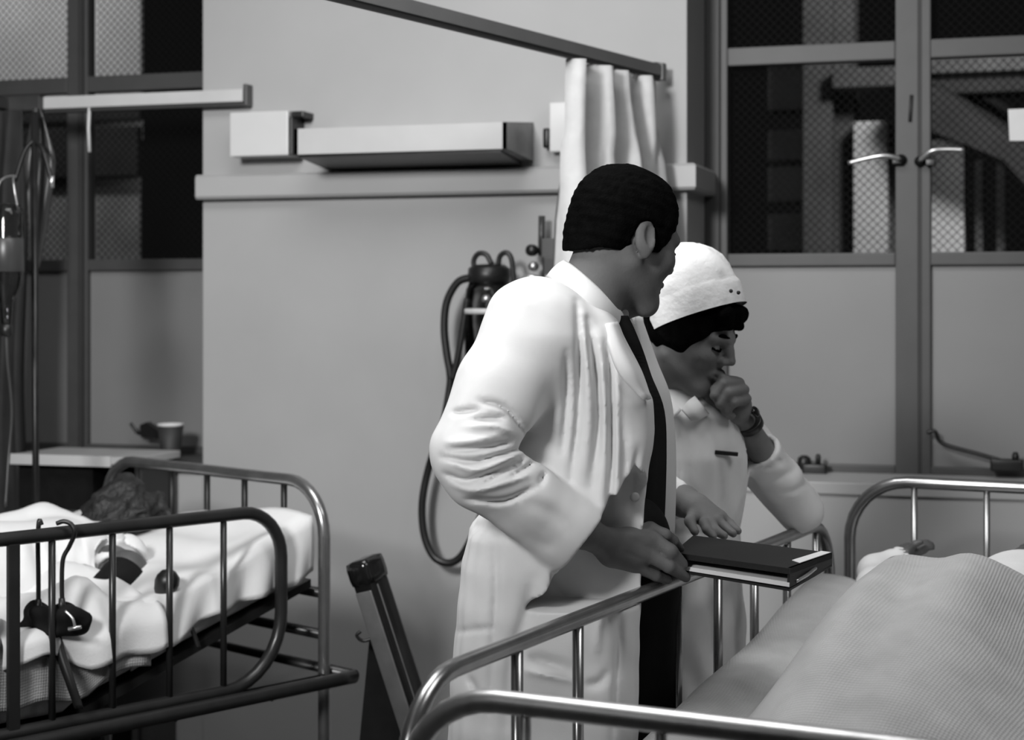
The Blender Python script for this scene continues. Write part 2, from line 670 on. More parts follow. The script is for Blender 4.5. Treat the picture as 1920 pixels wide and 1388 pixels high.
struct('floor', gbox((-6, -4, -0.1), (4, 5.4, 0)), M['floor'])
struct('ceiling', gbox((-6, -4, 3.35), (4, 5.4, 3.45)), M['ceil'])
struct('wall_left', gbox((-6.1, -4, 0), (-6, 5.4, 3.35)), M['wall'])
struct('wall_right', gbox((4, -4, 0), (4.1, 5.4, 3.35)), M['wall'])
struct('wall_front', gbox((-6, -4.1, 0), (4, -4, 3.35)), M['wall'])
XWL, XWR = -3.95, 0.95    # outer ends of the two windows
wb = thing('wall_back', (0, YW, 0), kind='structure')
part('pier', wb, *gbox((XL, YW, 0), (XR, 5.4, 3.35), 0.004), M['wall'], False)
part('wall_below_window', wb, *gbox((XWL, YW, 0), (XL, 5.4, ZS)), M['wall'], False)
part('wall_below_window', wb, *gbox((XR, YW, 0), (XWR, 5.4, ZS)), M['wall'], False)
part('wall_above_window', wb, *gbox((XWL, YW, ZH), (XL, 5.4, 3.35)), M['wall'], False)
part('wall_above_window', wb, *gbox((XR, YW, ZH), (XWR, 5.4, 3.35)), M['wall'], False)
part('wall_end', wb, *gbox((-6, YW, 0), (XWL, 5.4, 3.35)), M['wall'], False)
part('wall_end', wb, *gbox((XWR, YW, 0), (4, 5.4, 3.35)), M['wall'], False)

# ledge across the pier, returning into the right reveal
zt, zb, pr = 1.897, 1.822, 0.045
led = thing('trim_1', (XL, YW, zb), kind='structure')
prof = [(0, zt), (pr * 0.8, zt), (pr, zt - 0.008), (pr, zb + 0.008), (pr * 0.85, zb), (0, zb)]
Vv, Qq = [], []
path = [(XL - 0.002, YW + 0.10, (0, -0.001)), (XL - 0.002, YW, (0, -1)), (XR, YW, (.75, -1)), (XR, YF - 0.005, (.75, 0))]
for (x, y, o_) in path:
    for (q, z) in prof:
        Vv.append((x + o_[0] * q, y + o_[1] * q, z))
n_ = len(prof)
for i in range(len(path) - 1):
    for k in range(n_ - 1):
        Qq.append((i * n_ + k, (i + 1) * n_ + k, (i + 1) * n_ + k + 1, i * n_ + k + 1))
Qq.append(tuple(range(n_)))
Qq.append(tuple(range(3 * n_, 4 * n_))[::-1])
part('moulding', led, Vv, Qq, M['trim'], False)


# ---------------------------------------------------------------- windows
def bar(par, name, x0, x1, z0, z1, y0=YF, y1=YF + 0.05, m=None, bev=0.004):
    return part(name, par, *gbox((x0, y0, z0), (x1, y1, z1), bev), m or M['frame'], False)


def wire_mesh(par, x0, x1, z0, z1, y, step=0.026, w=0.0007):
    """diamond wire screen fixed behind a pane"""
    V, Q = [], []
    for sgn in (1, -1):
        c = -(z1 - z0)
        while c < (x1 - x0) + (z1 - z0):
            pts = []
            for t in np.linspace(0, z1 - z0, 2):
                pts.append((c + (t if sgn > 0 else (z1 - z0) - t), t))
            (xa, za), (xb, zb_) = sorted(pts)
            # clip to the pane
            ta, tb = max(0, (0 - xa) / (xb - xa)), min(1, ((x1 - x0) - xa) / (xb - xa))
            if tb > ta:
                A = (x0 + xa + (xb - xa) * ta, z0 + za + (zb_ - za) * ta)
                B = (x0 + xa + (xb - xa) * tb, z0 + za + (zb_ - za) * tb)
                n0 = len(V)
                yy = y + (0.0 if sgn > 0 else 2 * w)
                for (px_, pz_) in (A, B):
                    V += [(px_ - w, yy - w, pz_ + sgn * w), (px_ + w, yy - w, pz_ - sgn * w), (px_ + w, yy + w, pz_ - sgn * w), (px_ - w, yy + w, pz_ + sgn * w)]
                Q += [(n0 + k, n0 + (k + 1) % 4, n0 + 4 + (k + 1) % 4, n0 + 4 + k) for k in range(4)]
            c += step
    return part('wire_screen', par, V, Q, M['wire'], False, kind='stuff')


def casement(par, x0, x1, stile_l, stile_r):
    """one leaf: stiles, three rails, two clear panes, one frosted pane"""
    z_b, z_m, z_t, z_h = ZS + 0.035, 1.63, 2.237, ZH - 0.05
    bar(par, 'stile', x0, x0 + stile_l, ZS + 0.01, ZH)
    bar(par, 'stile', x1 - stile_r, x1, ZS + 0.01, ZH)
    a, b = x0 + stile_l, x1 - stile_r
    bar(par, 'rail', a, b, ZS + 0.01, z_b)
    bar(par, 'rail', a, b, z_m - 0.019, z_m + 0.019)
    bar(par, 'rail', a, b, z_t - 0.027, z_t + 0.027)
    bar(par, 'rail', a, b, z_h, ZH)
    part('frosted_pane', par, *gbox((a, YF + 0.02, z_b), (b, YF + 0.028, z_m - 0.019)), M['frost'], False)
    for (p, q) in ((z_m + 0.019, z_t - 0.027), (z_t + 0.027, z_h)):
        part('pane', par, *gbox((a, YF + 0.02, p), (b, YF + 0.025, q)), M['glass'], False)
        wire_mesh(par, a, b, p, q, YF + 0.06)
    return a, b


def stay(par, A, B, hook):
    """casement stay arm with a bent end and a pin block"""
    A, B = np.array(A), np.array(B)
    part('stay_arm', par, *gtube(smooth_path([A + hook[0], A + hook[1], A, (A + B) / 2, B], 8), 0.006, 8), M['darkmetal'])


w1 = thing('window_1', (-3.0, YF, ZS), kind='structure')
casement(w1, -3.70, -3.062, 0.05, 0.053)
casement(w1, -3.058, XL + 0.02, 0.022, 0.05)
bar(w1, 'seam', -3.064, -3.050, ZS + 0.01, ZH, YF - 0.012, YF + 0.01, M['frame_dark'])
bar(w1, 'jamb', XWL, -3.70, ZS, ZH)
w2 = thing('window_2', (-0.4, YF, ZS), kind='structure')
bar(w2, 'jamb', XR, XR + 0.045, ZS, ZH, YF - 0.012)
casement(w2, XR + 0.045, -0.318, 0.022, 0.066)
casement(w2, -0.310, 0.36, 0.026, 0.066)
bar(w2, 'seam', -0.322, -0.308, ZS + 0.01, ZH, YF + 0.004, YF + 0.02, M['frame_dark'])
casement(w2, 0.364, 0.905, 0.066, 0.03)
bar(w2, 'jamb', 0.905, XWR, ZS, ZH)
part('sill', w1, *gbox((XWL, YW - 0.008, ZS - 0.022), (XL - .002, YF + 0.05, ZS + 0.012), 0.004), M['frame'], False)
part('sill', w2, *gbox((XR + .002, YW - 0.008, ZS - 0.022), (XWR, YF + 0.05, ZS + 0.012), 0.004), M['trim'], False)

# lever handles and latch slot of the right window
for (pts, lever) in (((1690, 300), [(1660, 292), (1630, 296), (1590, 306)]), ((1725, 303), [(1745, 284), (1770, 280), (1808, 281)])):
    b0 = OnY(pts[0], pts[1], YF)
    hd = part('handle', w2, *glathe(b0 + np.array([0, 0.002, 0]), [(0.016, 0), (0.016, 0.012), (0.010, 0.016), (0.008, 0.04)], 14, (0, -1, 0)), M['darkmetal'])
    path = [b0 + np.array([0, -0.03, 0.0])] + [OnY(a, b, YF - 0.045) for a, b in lever]
    part('lever', hd, *gtube(smooth_path(path, 6), np.linspace(0.008, 0.0065, 6 * (len(path) - 1) + 1), 10), M['chrome'])
    k2 = OnY(pts[0] + (-8 if pts[0] < 1700 else 20), pts[1] + 2, YF - 0.02)
    part('cam', hd, *gbox_frame(k2, np.eye(3), (0.014, 0.012, 0.010), 0.003), M['darkmetal'])
p0, p1 = OnY(1709, 178, YF - 0.004), OnY(1706, 228, YF - 0.004)
part('keyhole_plate', w2, *gtube([p0, p1], 0.005, 8), M['frame_dark'])
# casement stays on the sills
stay(w2, OnY(1768, 832, YF - 0.03), OnY(1905, 872, YF - 0.05), (np.array([-0.045, 0, 0.030]), np.array([-0.022, 0, 0.034])))
part('stay_block', w2, *gbox_frame(OnY(1888, 872, YF - 0.05), np.eye(3), (0.045, 0.02, 0.017), 0.006), M['darkmetal'])
part('stay_pin', w2, *glathe(OnY(1904, 868, YF - 0.05), [(0.01, 0), (0.01, 0.02), (0.006, 0.03)], 10), M['darkmetal'])
part('stay_block', w2, *gbox_frame(OnY(1528, 880, YF - 0.05), np.eye(3), (0.035, 0.02, 0.016), 0.006), M['darkmetal'])
part('stay_knob', w2, *glathe(OnY(1508, 872, YF - 0.05) - np.array([0, 0, .012]), [(0.016, 0), (0.021, 0.014), (0.019, 0.032), (0.009, 0.040)], 12), M['darkmetal'])
part('stay_pin', w2, *glathe(OnY(1534, 866, YF - 0.05) - np.array([0, 0, .01]), [(0.008, 0), (0.008, 0.025), (0.005, 0.032)], 10), M['darkmetal'])
stay(w1, OnY(268, 812, YF - 0.05), OnY(300, 820, YF - 0.05), (np.array([-0.045, 0, 0.03]), np.array([-0.02, 0, 0.0])))
part('stay_block', w1, *gslab([OnY(262, 797, YF - 0.06), OnY(274, 792, YF - 0.06), OnY(302, 812, YF - 0.06), OnY(300, 824, YF - 0.06), OnY(264, 820, YF - 0.06)], (0, 0.03, 0)), M['darkmetal'], False)
# notice stuck on the right-hand pane
nt_ = part('paper_notice', None, *gslab([OnY(1890, 205, YF + 0.012), OnY(1945, 203, YF + 0.012), OnY(1947, 264, YF + 0.012), OnY(1893, 264, YF + 0.012)], (0, 0.006, 0)), M['paper'], False)
tag(nt_, 'small blank white paper stuck to the pane of the right window', 'notice')

# ---------------------------------------------------------------- the yard outside
YX = 8.0


def ext(name, px0, py0, px1, py1, m, label=None, cat='building', y=YX, dy=0.25, par=None):
    a, b = OnY(px0, py0, y), OnY(px1, py1, y)
    lo = (min(a[0], b[0]), y, min(a[2], b[2])); hi = (max(a[0], b[0]), y + dy, max(a[2], b[2]))
    o = part(name, par, *gbox(lo, hi, 0.01), m, False)
    if label: tag(o, label, cat)
    return o


bl = thing('building_wing', (OnY(1680, 400, YX)[0], YX, 0), 'pale rendered wing of the hospital seen through the right window at night', 'building')
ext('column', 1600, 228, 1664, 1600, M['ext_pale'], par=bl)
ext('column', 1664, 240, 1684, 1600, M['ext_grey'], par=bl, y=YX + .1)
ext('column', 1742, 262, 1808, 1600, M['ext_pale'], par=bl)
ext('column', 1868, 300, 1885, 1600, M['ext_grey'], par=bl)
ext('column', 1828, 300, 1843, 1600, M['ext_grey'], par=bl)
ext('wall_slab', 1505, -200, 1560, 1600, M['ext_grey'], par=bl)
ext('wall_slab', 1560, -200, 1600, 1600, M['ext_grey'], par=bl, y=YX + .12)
ext('lintel', 1560, 128, 1700, 160, M['ext_grey'], par=bl, y=YX - .1)
ext('beam', 1735, 100, 2000, 128, M['ext_grey'], par=bl, y=YX - .15)
ext('beam', 1735, 140, 2000, 168, M['ext_dark'], par=bl, y=YX - .1)
for k_, (a_, b_) in enumerate(((120, 205), (245, 300), (314, 378), (402, 470))):
    ext('shutter', 1440, a_, 1506, b_, M['ext_mid'], par=bl, y=YX + .3)
rf = [OnY(1690, 160, YX - .3), OnY(1760, 165, YX - .3), OnY(1900, 260, YX - .3), OnY(1990, 320, YX - .3), OnY(1990, 420, YX - .3), OnY(1880, 300, YX - .3), OnY(1790, 262, YX - .3), OnY(1740, 245, YX - .3)]
part('porch_roof', bl, *gslab(rf, (0, 1.2, 0.25)), M['ext_dark'], False)
bl2 = thing('building_wing', (OnY(120, 400, YX)[0], YX, 0), 'grey wing of the hospital seen through the wired panes of the left window', 'building')
ext('wall_slab', -700, -400, 264, 262, M['ext_pale'], par=bl2, dy=.03)
ext('string_course', -700, 214, 262, 224, M['ext_dark'], par=bl2, y=YX - .06, dy=.05)
ext('wall_slab', -700, 262, 262, 1600, M['ext_mid'], par=bl2, y=YX + .01, dy=.02)
ext('canopy', -700, 268, 258, 330, M['ext_dark'], par=bl2, y=YX - .06, dy=.05)
struct('ground_outside', gbox((-14, 5.45, -0.1), (8, 14, -0.02)), M['ext_dark'])

# ================================================================== fittings on the pier
# bed-head lamp: long enamelled trough with a square box at its left end
xr_, xl_, yf_ = OnY(950, 250, 4.515)[0], OnY(551, 250, 4.515)[0], 4.515
lamp = thing('wall_lamp', ((xl_ + xr_) / 2, YW, 1.92), 'long white trough-shaped bed lamp fixed to the wall above the ledge', 'wall lamp')
fz0, fz1, bz0, bz1 = 1.930, 2.004, 1.916, 2.030
V_ = [(xl_, yf_, fz0), (xr_, yf_, fz0), (xr_ + 0.0, YW, bz0), (xl_, YW, bz0), (xl_, yf_, fz1), (xr_, yf_, fz1), (xr_ + 0.0, YW, bz1), (xl_, YW, bz1)]
part('shade', lamp, V_, [(0, 1, 5, 4), (4, 5, 6, 7), (3, 2, 1, 0)], M['offwhite'], False)
part('end_cap', lamp, *gslab([V_[1], V_[2], V_[6], V_[5]], (-0.012, 0, 0)), M['greymetal'], False)
part('end_cap', lamp, *gslab([V_[0], V_[3], V_[7], V_[4]], (0.012, 0, 0)), M['greymetal'], False)
part('underside_shade', lamp, *gslab([(xl_ + .01, yf_ + .012, fz0 + .004), (xr_ - .02, yf_ + .012, fz0 + .004), (xr_ - .03, YW - .02, bz0 - .004), (xl_ + .01, YW - .02, bz0 - .004)], (0, 0, -0.012)), M['darkmetal'], False)  # dark slab stands in for shade on the lamp's underside
bx0, bx1 = OnY(431, 250, 4.68)[0], OnY(540, 250, 4.68)[0]
part('switch_box', lamp, *gbox((bx0, 4.68, 1.945), (bx1, YW, 2.078), 0.004), M['white'], False)
part('bracket', lamp, *gbox((bx1 + 0.001, 4.70, 2.060), (bx1 + 0.040, YW, 2.078), 0.003), M['darkmetal'], False)
part('bracket', lamp, *gbox((bx1 + 0.001, 4.685, 1.945), (bx1 + 0.010, YW, 2.06), 0.003), M['darkmetal'], False)

# socket box with a knob
a_, b_ = OnY(1031, 193, 4.74), OnY(1073, 284, 4.74)
so = thing('socket_box', (a_[0], YW, b_[2]), 'white socket box with dark knob beside the bunched curtain', 'socket')
part('box', so, *gbox((a_[0], 4.735, b_[2]), (b_[0], YW, a_[2]), 0.004), M['white'], False)
part('knob', so, *gbox((a_[0] - 0.022, 4.74, b_[2] + 0.012), (a_[0] - 0.001, YW - 0.005, b_[2] + 0.07), 0.008), M['darkmetal'])


def wallp(px, py, y=4.68):
    return OnY(px, py, y)


# suction bottle
cx = wallp(917, 600)
sb = thing('suction_bottle', (cx[0], 4.68, wallp(917, 720)[2]), 'glass suction bottle with black rubber stopper hung on the wall behind the doctor', 'suction bottle')
zb_, zt_ = wallp(917, 720)[2], wallp(917, 528)[2]
R_ = 0.072
prof = [(R_ * .9, 0), (R_, 0.01), (R_, (zt_ - zb_) * .80), (R_ * .93, (zt_ - zb_) * .92), (R_ * .80, zt_ - zb_), (R_ * .74, zt_ - zb_ - 0.003), (R_ * .86, (zt_ - zb_) * .91), (R_ * .94, (zt_ - zb_) * .79), (R_ * .94, 0.014)]
part('jar', sb, *glathe((cx[0], 4.68, zb_), prof, 28), M['jar'])
part('fluid', sb, *glathe((cx[0], 4.68, zb_ + 0.016), [(R_ * .91, 0), (R_ * .91, (zt_ - zb_) * .28)], 24), M['greymetal'])
sz = wallp(917, 532)[2]
part('stopper', sb, *glathe((cx[0], 4.68, sz - .008), [(0.046, 0), (0.058, 0.01), (0.062, 0.03), (0.060, 0.052), (0.046, 0.062), (0.02, 0.064)], 24), M['rubber'])
part('band', sb, *glathe((cx[0], 4.68, wallp(917, 589)[2]), [(R_ + .001, 0), (R_ + .005, 0.002), (R_ + .005, 0.014), (R_ + .001, 0.016)], 24), M['white'])
part('wall_bracket', sb, *gbox((cx[0] - 0.03, 4.735, zb_ + .05), (cx[0] + 0.03, YW, wallp(917, 560)[2]), 0.004), M['greymetal'], False)
for (pp) in ([(896, 520), (888, 492), (897, 476), (912, 478), (922, 496)], [(934, 498), (938, 480), (950, 474), (959, 486), (963, 520), (965, 552)]):
    part('glass_tube', sb, *gtube(smooth_path([wallp(*q, 4.655) for q in pp], 6), 0.0075, 10), M['darkmetal'])
part('clip', sb, *glathe(wallp(912, 566, 4.60), [(0.012, 0), (0.014, .01), (0.008, .02)], 12), M['chrome'])
hs = [(884, 520), (858, 530), (838, 566), (833, 615), (838, 665), (844, 700), (843, 730), (830, 800), (806, 870), (792, 940), (795, 1000), (812, 1042), (838, 1056), (862, 1046), (884, 1010), (905, 960)]
o = part('rubber_hose', None, *gtube(smooth_path([wallp(*q, 4.66 if i < 8 else 4.69) for i, q in enumerate(hs)], 8), 0.0115, 12), M['rubber'])
tag(o, 'long black rubber hose looping down from the suction bottle behind the doctor', 'hose')
hs = [(876, 560), (870, 600), (864, 640), (856, 680), (848, 712)]
o = part('rubber_hose', None, *gtube(smooth_path([wallp(*q, 4.64) for q in hs], 8), 0.0095, 12), M['rubber'])
tag(o, 'short straight black rubber hose beside the suction jar, joining the long one', 'hose')

# oxygen flow meter
a_ = wallp(1020, 500)
fm = thing('flow_meter', (a_[0], YW, wallp(1020, 560)[2]), 'gauge with upright glass tube and dark valve block on the wall behind the doctor\'s collar', 'gauge')
part('gauge_tube', fm, *gtube([wallp(1016, 405, 4.72), wallp(1015, 480, 4.72)], 0.010, 12), M['plastic'])
part('valve_block', fm, *gbox((wallp(1014, 0)[0], 4.68, wallp(0, 500)[2]), (wallp(1046, 0)[0], YW, wallp(0, 459)[2]), 0.004), M['plastic'], False)
part('valve_body', fm, *gbox((wallp(1020, 0)[0], 4.66, wallp(1020, 545)[2]), (wallp(1046, 0)[0], YW, wallp(0, 490)[2]), 0.006), M['rubber'], False)
part('knob', fm, *glathe(wallp(1001, 470, 4.70), [(0.014, 0), (0.017, 0.008), (0.017, 0.03), (0.01, 0.036)], 14, (0, -1, 0)), M['darkmetal'])
part('fitting', fm, *glathe(wallp(1003, 500, 4.70), [(0.012, 0), (0.015, 0.012), (0.012, 0.03)], 14, (0, -1, 0)), M['chrome'])
part('fitting', fm, *glathe(wallp(1030, 520, 4.66), [(0.010, 0), (0.012, 0.012), (0.006, 0.03)], 14, (0, -1, 0)), M['chrome'])
part('outlet_pipe', fm, *gtube(smooth_path([wallp(1022, 530, 4.69), wallp(1000, 520, 4.68), wallp(985, 522, 4.68), wallp(975, 534, 4.68), wallp(970, 560, 4.68)], 6), 0.008, 10), M['chrome'])

# ---------------------------------------------------------------- curtain rails and curtains
zr = 2.152
eA = P(1236, 0, 4.80); eB = P(1236, 0, 4.80)
dr = to_world(np.array([math.sin(math.radians(32.1)), math.cos(math.radians(32.1)), 0]))
cr = thing('curtain_rail', (eA[0], eA[1], zr), 'grey curtain rail running from the wall towards the top of the picture', 'curtain rail')
sd = np.array([dr[1], -dr[0], 0])
cen = np.array([eA[0], eA[1], zr]) - dr * 1.5
part('track', cr, *gbox_frame(cen + np.array([0, 0, 0.004]), [sd, dr, (0, 0, 1)], (0.012, 1.5, 0.016), 0.002), M['rail'], False)
part('glide_channel', cr, *gbox_frame(cen - np.array([0, 0, 0.017]), [sd, dr, (0, 0, 1)], (0.009, 1.5, 0.005), 0.001), M['frame_dark'], False)
part('end_stop', cr, *gbox_frame(np.array([eA[0], eA[1], zr]) + dr * 0.004, [sd, dr, (0, 0, 1)], (0.015, 0.012, 0.024), 0.003), M['rail'], False)
part('wall_bracket', cr, *gtube([np.array([eA[0], eA[1], zr + .02]) - dr * 0.03, np.array([eA[0], YW, zr + .03])], 0.005, 8), M['darkmetal'])


def curtain(name, A, B, ztop, zbot, folds, amp, m, label, taper=0.75, seed=1, th=0.004):
    A, B = np.array(A), np.array(B)
    ax = (B - A); L = np.linalg.norm(ax); ax /= L
    nn = np.array([ax[1], -ax[0], 0])
    r = np.random.default_rng(seed)
    nu, nv = folds * 12 + 1, 28
    G = np.zeros((nu, nv, 3))
    ph = r.uniform(-.5, .5, 8)
    for i in range(nu):
        u = i / (nu - 1)
        for j in range(nv):
            v = j / (nv - 1)
            w = 1 - (1 - taper) * min(1, v * 3.0) ** 0.7
            t = 0.5 + (u - 0.5) * w
            a = amp * (0.45 + 0.75 * min(1, v * 4))
            off = a * math.sin(2 * math.pi * folds * u + ph[0] + 0.5 * math.sin(5 * u + 2 * v)) + 0.35 * a * math.sin(2 * math.pi * folds * 2.3 * u + ph[1] + 2 * v)
            if v < 0.12:
                off += 0.25 * amp * math.sin(40 * u + 11 * v)
            p = A + ax * (t * L + 0.02 * math.sin(9 * v + 7 * u) * v) + nn * off
            G[i, j] = (p[0], p[1], ztop + (zbot - ztop) * v)
    o = part(name, None, *gsheet(G, th), m)
    return tag(o, label, 'curtain')


c0 = np.array([eA[0], eA[1], 0]) - dr * 0.50
c1 = np.array([eA[0], eA[1], 0]) - dr * 0.02
curtain('curtain', c0, c1, zr - 0.024, 0.55, 4, 0.050, M['curtain'], 'pale curtain bunched at the wall end of the grey rail above the doctor', 1.22, 3)
for k_ in range(5):
    q_ = c0 + (c1 - c0) * (0.04 + 0.23 * k_)
    part('curtain_hook', cr, *gtube([q_ + np.array([0, 0, zr - .036]), q_ + np.array([0, 0, zr - .015])], 0.004, 6), M['white'])

# the rail over the left bed
zl = 2.135
pA = OnY(462, 170, YW - 0.03); pB = OnY(86, 170, YW - 0.03)
lr = thing('curtain_rail', (pA[0], YW, zl), 'pale curtain rail with turned-up end crossing the left window', 'curtain rail')
part('track', lr, *gbox((pB[0], YW - 0.05, zl - 0.018), (pA[0] - .004, YW - 0.012, zl + 0.020), 0.003), M['rail_light'], False)
part('glide_channel', lr, *gbox((pB[0], YW - 0.043, zl - 0.030), (pA[0] - .004, YW - 0.018, zl - 0.0185), 0.001), M['frame_dark'], False)
part('end_stop', lr, *gbox((pA[0] - .004, YW - 0.045, zl - 0.03), (pA[0] + .008, YW - 0.002, zl + 0.036), 0.003), M['plastic'], False)
part('corner_joint', lr, *gbox((pB[0] - .16, YW - 0.07, zl - 0.025), (pB[0] + .004, YW - 0.005, zl + 0.024), 0.006), M['plastic'], False)
part('side_track', lr, *gbox((pB[0] - .15, YW - 1.4, zl - 0.018), (pB[0] - .11, YW - 0.07, zl + 0.018), 0.003), M['plastic'], False)
part('pull_cord', lr, *gtube([OnY(168, 196, YW - .04), OnY(166, 240, YW - .04), OnY(168, 285, YW - .04)], 0.005, 8), M['paper'])
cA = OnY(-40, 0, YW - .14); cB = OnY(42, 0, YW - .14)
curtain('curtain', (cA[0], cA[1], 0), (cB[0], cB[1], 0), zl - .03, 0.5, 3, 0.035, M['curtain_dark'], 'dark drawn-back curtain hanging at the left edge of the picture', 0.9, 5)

# ================================================================== beds
def bed_frame(O, ang):
    """local (s along the bed towards the head, v to the right, z) -> world"""
    e = np.array([math.sin(ang), math.cos(ang), 0.0])
    f = np.array([math.cos(ang), -math.sin(ang), 0.0])
    O = np.array(O, float)

    def T(s, v, z):
        return to_world(np.array([O[0], O[1], 0]) + e * s + f * v + np.array([0, 0, z]))
    return T


def arch(T, fixed, a0, a1, z0, z1, r, axis, zlow=None, rlow=0.0):
    """path of a bent-tube frame; axis 'v' (an end frame at s = fixed) or 's' (a side at v = fixed)"""
    pt = (lambda q, z: T(fixed, q, z)) if axis == 'v' else (lambda q, z: T(q, fixed, z))
    pts = []
    pts.append(pt(a0, z0))
    for k in range(9):
        a = math.pi - k * math.pi / 16
        pts.append(pt(a0 + r + r * math.cos(a), z1 - r + r * math.sin(a)))
    for k in range(1, 8):
        pts.append(pt(a0 + r + (a1 - a0 - 2 * r) * k / 8, z1))
    for k in range(9):
        a = math.pi / 2 - k * math.pi / 16
        pts.append(pt(a1 - r + r * math.cos(a), z1 - r + r * math.sin(a)))
    pts.append(pt(a1, z0))
    return np.array(pts)


def dense(path, step=0.05):
    out = [path[0]]
    for a, b in zip(path[:-1], path[1:]):
        n = max(1, int(np.linalg.norm(b - a) / step))
        for k in range(1, n + 1):
            out.append(a + (b - a) * k / n)
    return np.array(out)


def round_loop(T, v, s0, s1, z0, z1, rt, rb):
    pts = []

    def arc(cs, cz, r, a0, a1):
        for k in range(9):
            a = a0 + (a1 - a0) * k / 8
            pts.append(T(cs + r * math.cos(a), v, cz + r * math.sin(a)))
    arc(s0 + rt, z1 - rt, rt, math.pi, math.pi / 2)
    arc(s1 - rt, z1 - rt, rt, math.pi / 2, 0)
    arc(s1 - rb, z0 + rb, rb, 0, -math.pi / 2)
    arc(s0 + rb, z0 + rb, rb, -math.pi / 2, -math.pi)
    pts.append(pts[0])
    return np.array(pts)


# ---------------- right bed
TR = bed_frame((-0.0804, 2.34), math.radians(26.9))
LB, WB = 1.97, 0.92
rb_ = thing('hospital_bed', TR(0.9, WB / 2, 0), 'metal hospital bed on the right with chrome rails, under a pale blanket', 'bed', 'metal hospital beds')
ff = part('foot_frame', rb_, *gtube(dense(arch(TR, -0.16, 0.02, WB, 0.0, 1.004, 0.13, 'v')), 0.0150, 14), M['chrome'])
for k_ in range(4):
    v_ = 0.19 + 0.18 * k_
    part('bar', ff, *gtube([TR(-0.16, v_, 0.45), TR(-0.16, v_, 0.995)], 0.007, 8), M['chrome'])
part('cross_tube', ff, *gtube([TR(-0.16, .02, 0.45), TR(-0.16, WB, 0.45)], 0.012, 10), M['chrome'])
hf = part('head_frame', rb_, *gtube(dense(arch(TR, LB, 0.0, WB, 0.0, 1.078, 0.14, 'v')), 0.0145, 14), M['bedtube'])
for k_ in range(5):
    v_ = 0.155 + 0.168 * k_
    part('bar', hf, *gtube([TR(LB, v_, 0.48), TR(LB, v_, 1.068)], 0.0075, 8), M['bedtube'])
part('cross_tube', hf, *gtube([TR(LB, 0, 0.48), TR(LB, WB, 0.48)], 0.012, 10), M['bedtube'])
ls = part('side_rail', rb_, *gtube(dense(arch(TR, 0.0, -0.135, 1.80, 0.44, 1.0, 0.135, 's')), 0.0135, 14), M['bedtube'])
for k_ in range(9):
    s_ = -0.02 + 0.2145 * k_
    if 0.0 < s_ < 1.75:
        part('bar', ls, *gtube([TR(s_, 0.0, 0.44), TR(s_, 0.0, 0.992)], 0.0092, 10), M['bedtube'])
part('lower_tube', ls, *gtube([TR(-.135, 0.0, 0.44), TR(1.80, 0.0, 0.44)], 0.012, 10), M['bedtube'])
part('chassis', rb_, *join(gtube([TR(-.15, .06, .50), TR(1.96, .06, .50)], .018, 10), gtube([TR(-.15, .86, .50), TR(1.96, .86, .50)], .018, 10),
                           *[gtube([TR(s_, .06, .50), TR(s_, .86, .50)], .012, 8) for s_ in np.linspace(0, 1.8, 8)]), M['darkmetal'])
for (s_, v_) in ((-.16, .02), (-.16, WB), (LB, 0.0), (LB, WB)):
    part('castor', rb_, *glathe(TR(s_, v_, 0.05) - np.array([.012, 0, 0]), [(0.02, 0), (.05, .002), (.05, .022), (.02, .024)], 18, (1, 0, 0)), M['rubber'])


def superbox(T, s0, s1, v0, v1, z0f, z1f, ns=30, nv=14, r=0.03):
    """rounded slab whose bottom and top heights follow functions of (s, v); returned as closed mesh"""
    ring = []
    rows = []
    S = np.linspace(s0, s1, ns)
    prof = []
    m = 5
    for k in range(m):
        a = math.pi / 2 * k / (m - 1)
        prof.append((v0 + r - r * math.cos(a), 1, r * math.sin(a)))
    for v in np.linspace(v0 + r, v1 - r, nv)[1:-1]:
        prof.append((v, 1, r))
    for k in range(m):
        a = math.pi / 2 * (1 - k / (m - 1))
        prof.append((v1 - r + r * math.cos(a), 1, r * math.sin(a)))
    low = [(v, 0, -(h)) for (v, _, h) in prof[::-1]]
    full = prof + low
    A = np.zeros((len(full), ns, 3))
    for j, s in enumerate(S):
        edge = min(j, ns - 1 - j)
        shr = [0.35, 0.8, 1.0][edge] if edge < 3 else 1.0
        for i, (v, top, h) in enumerate(full):
            zt_, zb2 = z1f(s, v), z0f(s, v)
            mid = (zt_ + zb2) / 2
            z = (zt_ - r + h) if top else (zb2 + r + h)
            z = mid + (z - mid) * shr
            A[i, j] = T(s, v, z)
    V, Q = ggrid(A, closed_u=True)
    n = len(full)
    Q.append(tuple(i * ns for i in range(n)))
    Q.append(tuple(i * ns + ns - 1 for i in range(n))[::-1])
    return V, Q


mt = part('mattress', None, *superbox(TR, -0.10, 1.92, .05, .88, lambda s, v: .522, lambda s, v: .66), M['ticking'])
tag(mt, 'thick mattress on the right bed, hidden under the pale blanket', 'mattress')


def sm(x, a, b):
    t = np.clip((x - a) / (b - a), 0, 1)
    return t * t * (3 - 2 * t)


def bump2(s, v, s0, v0, ws, wv):
    return math.exp(-((s - s0) / ws) ** 2 - ((v - v0) / wv) ** 2)


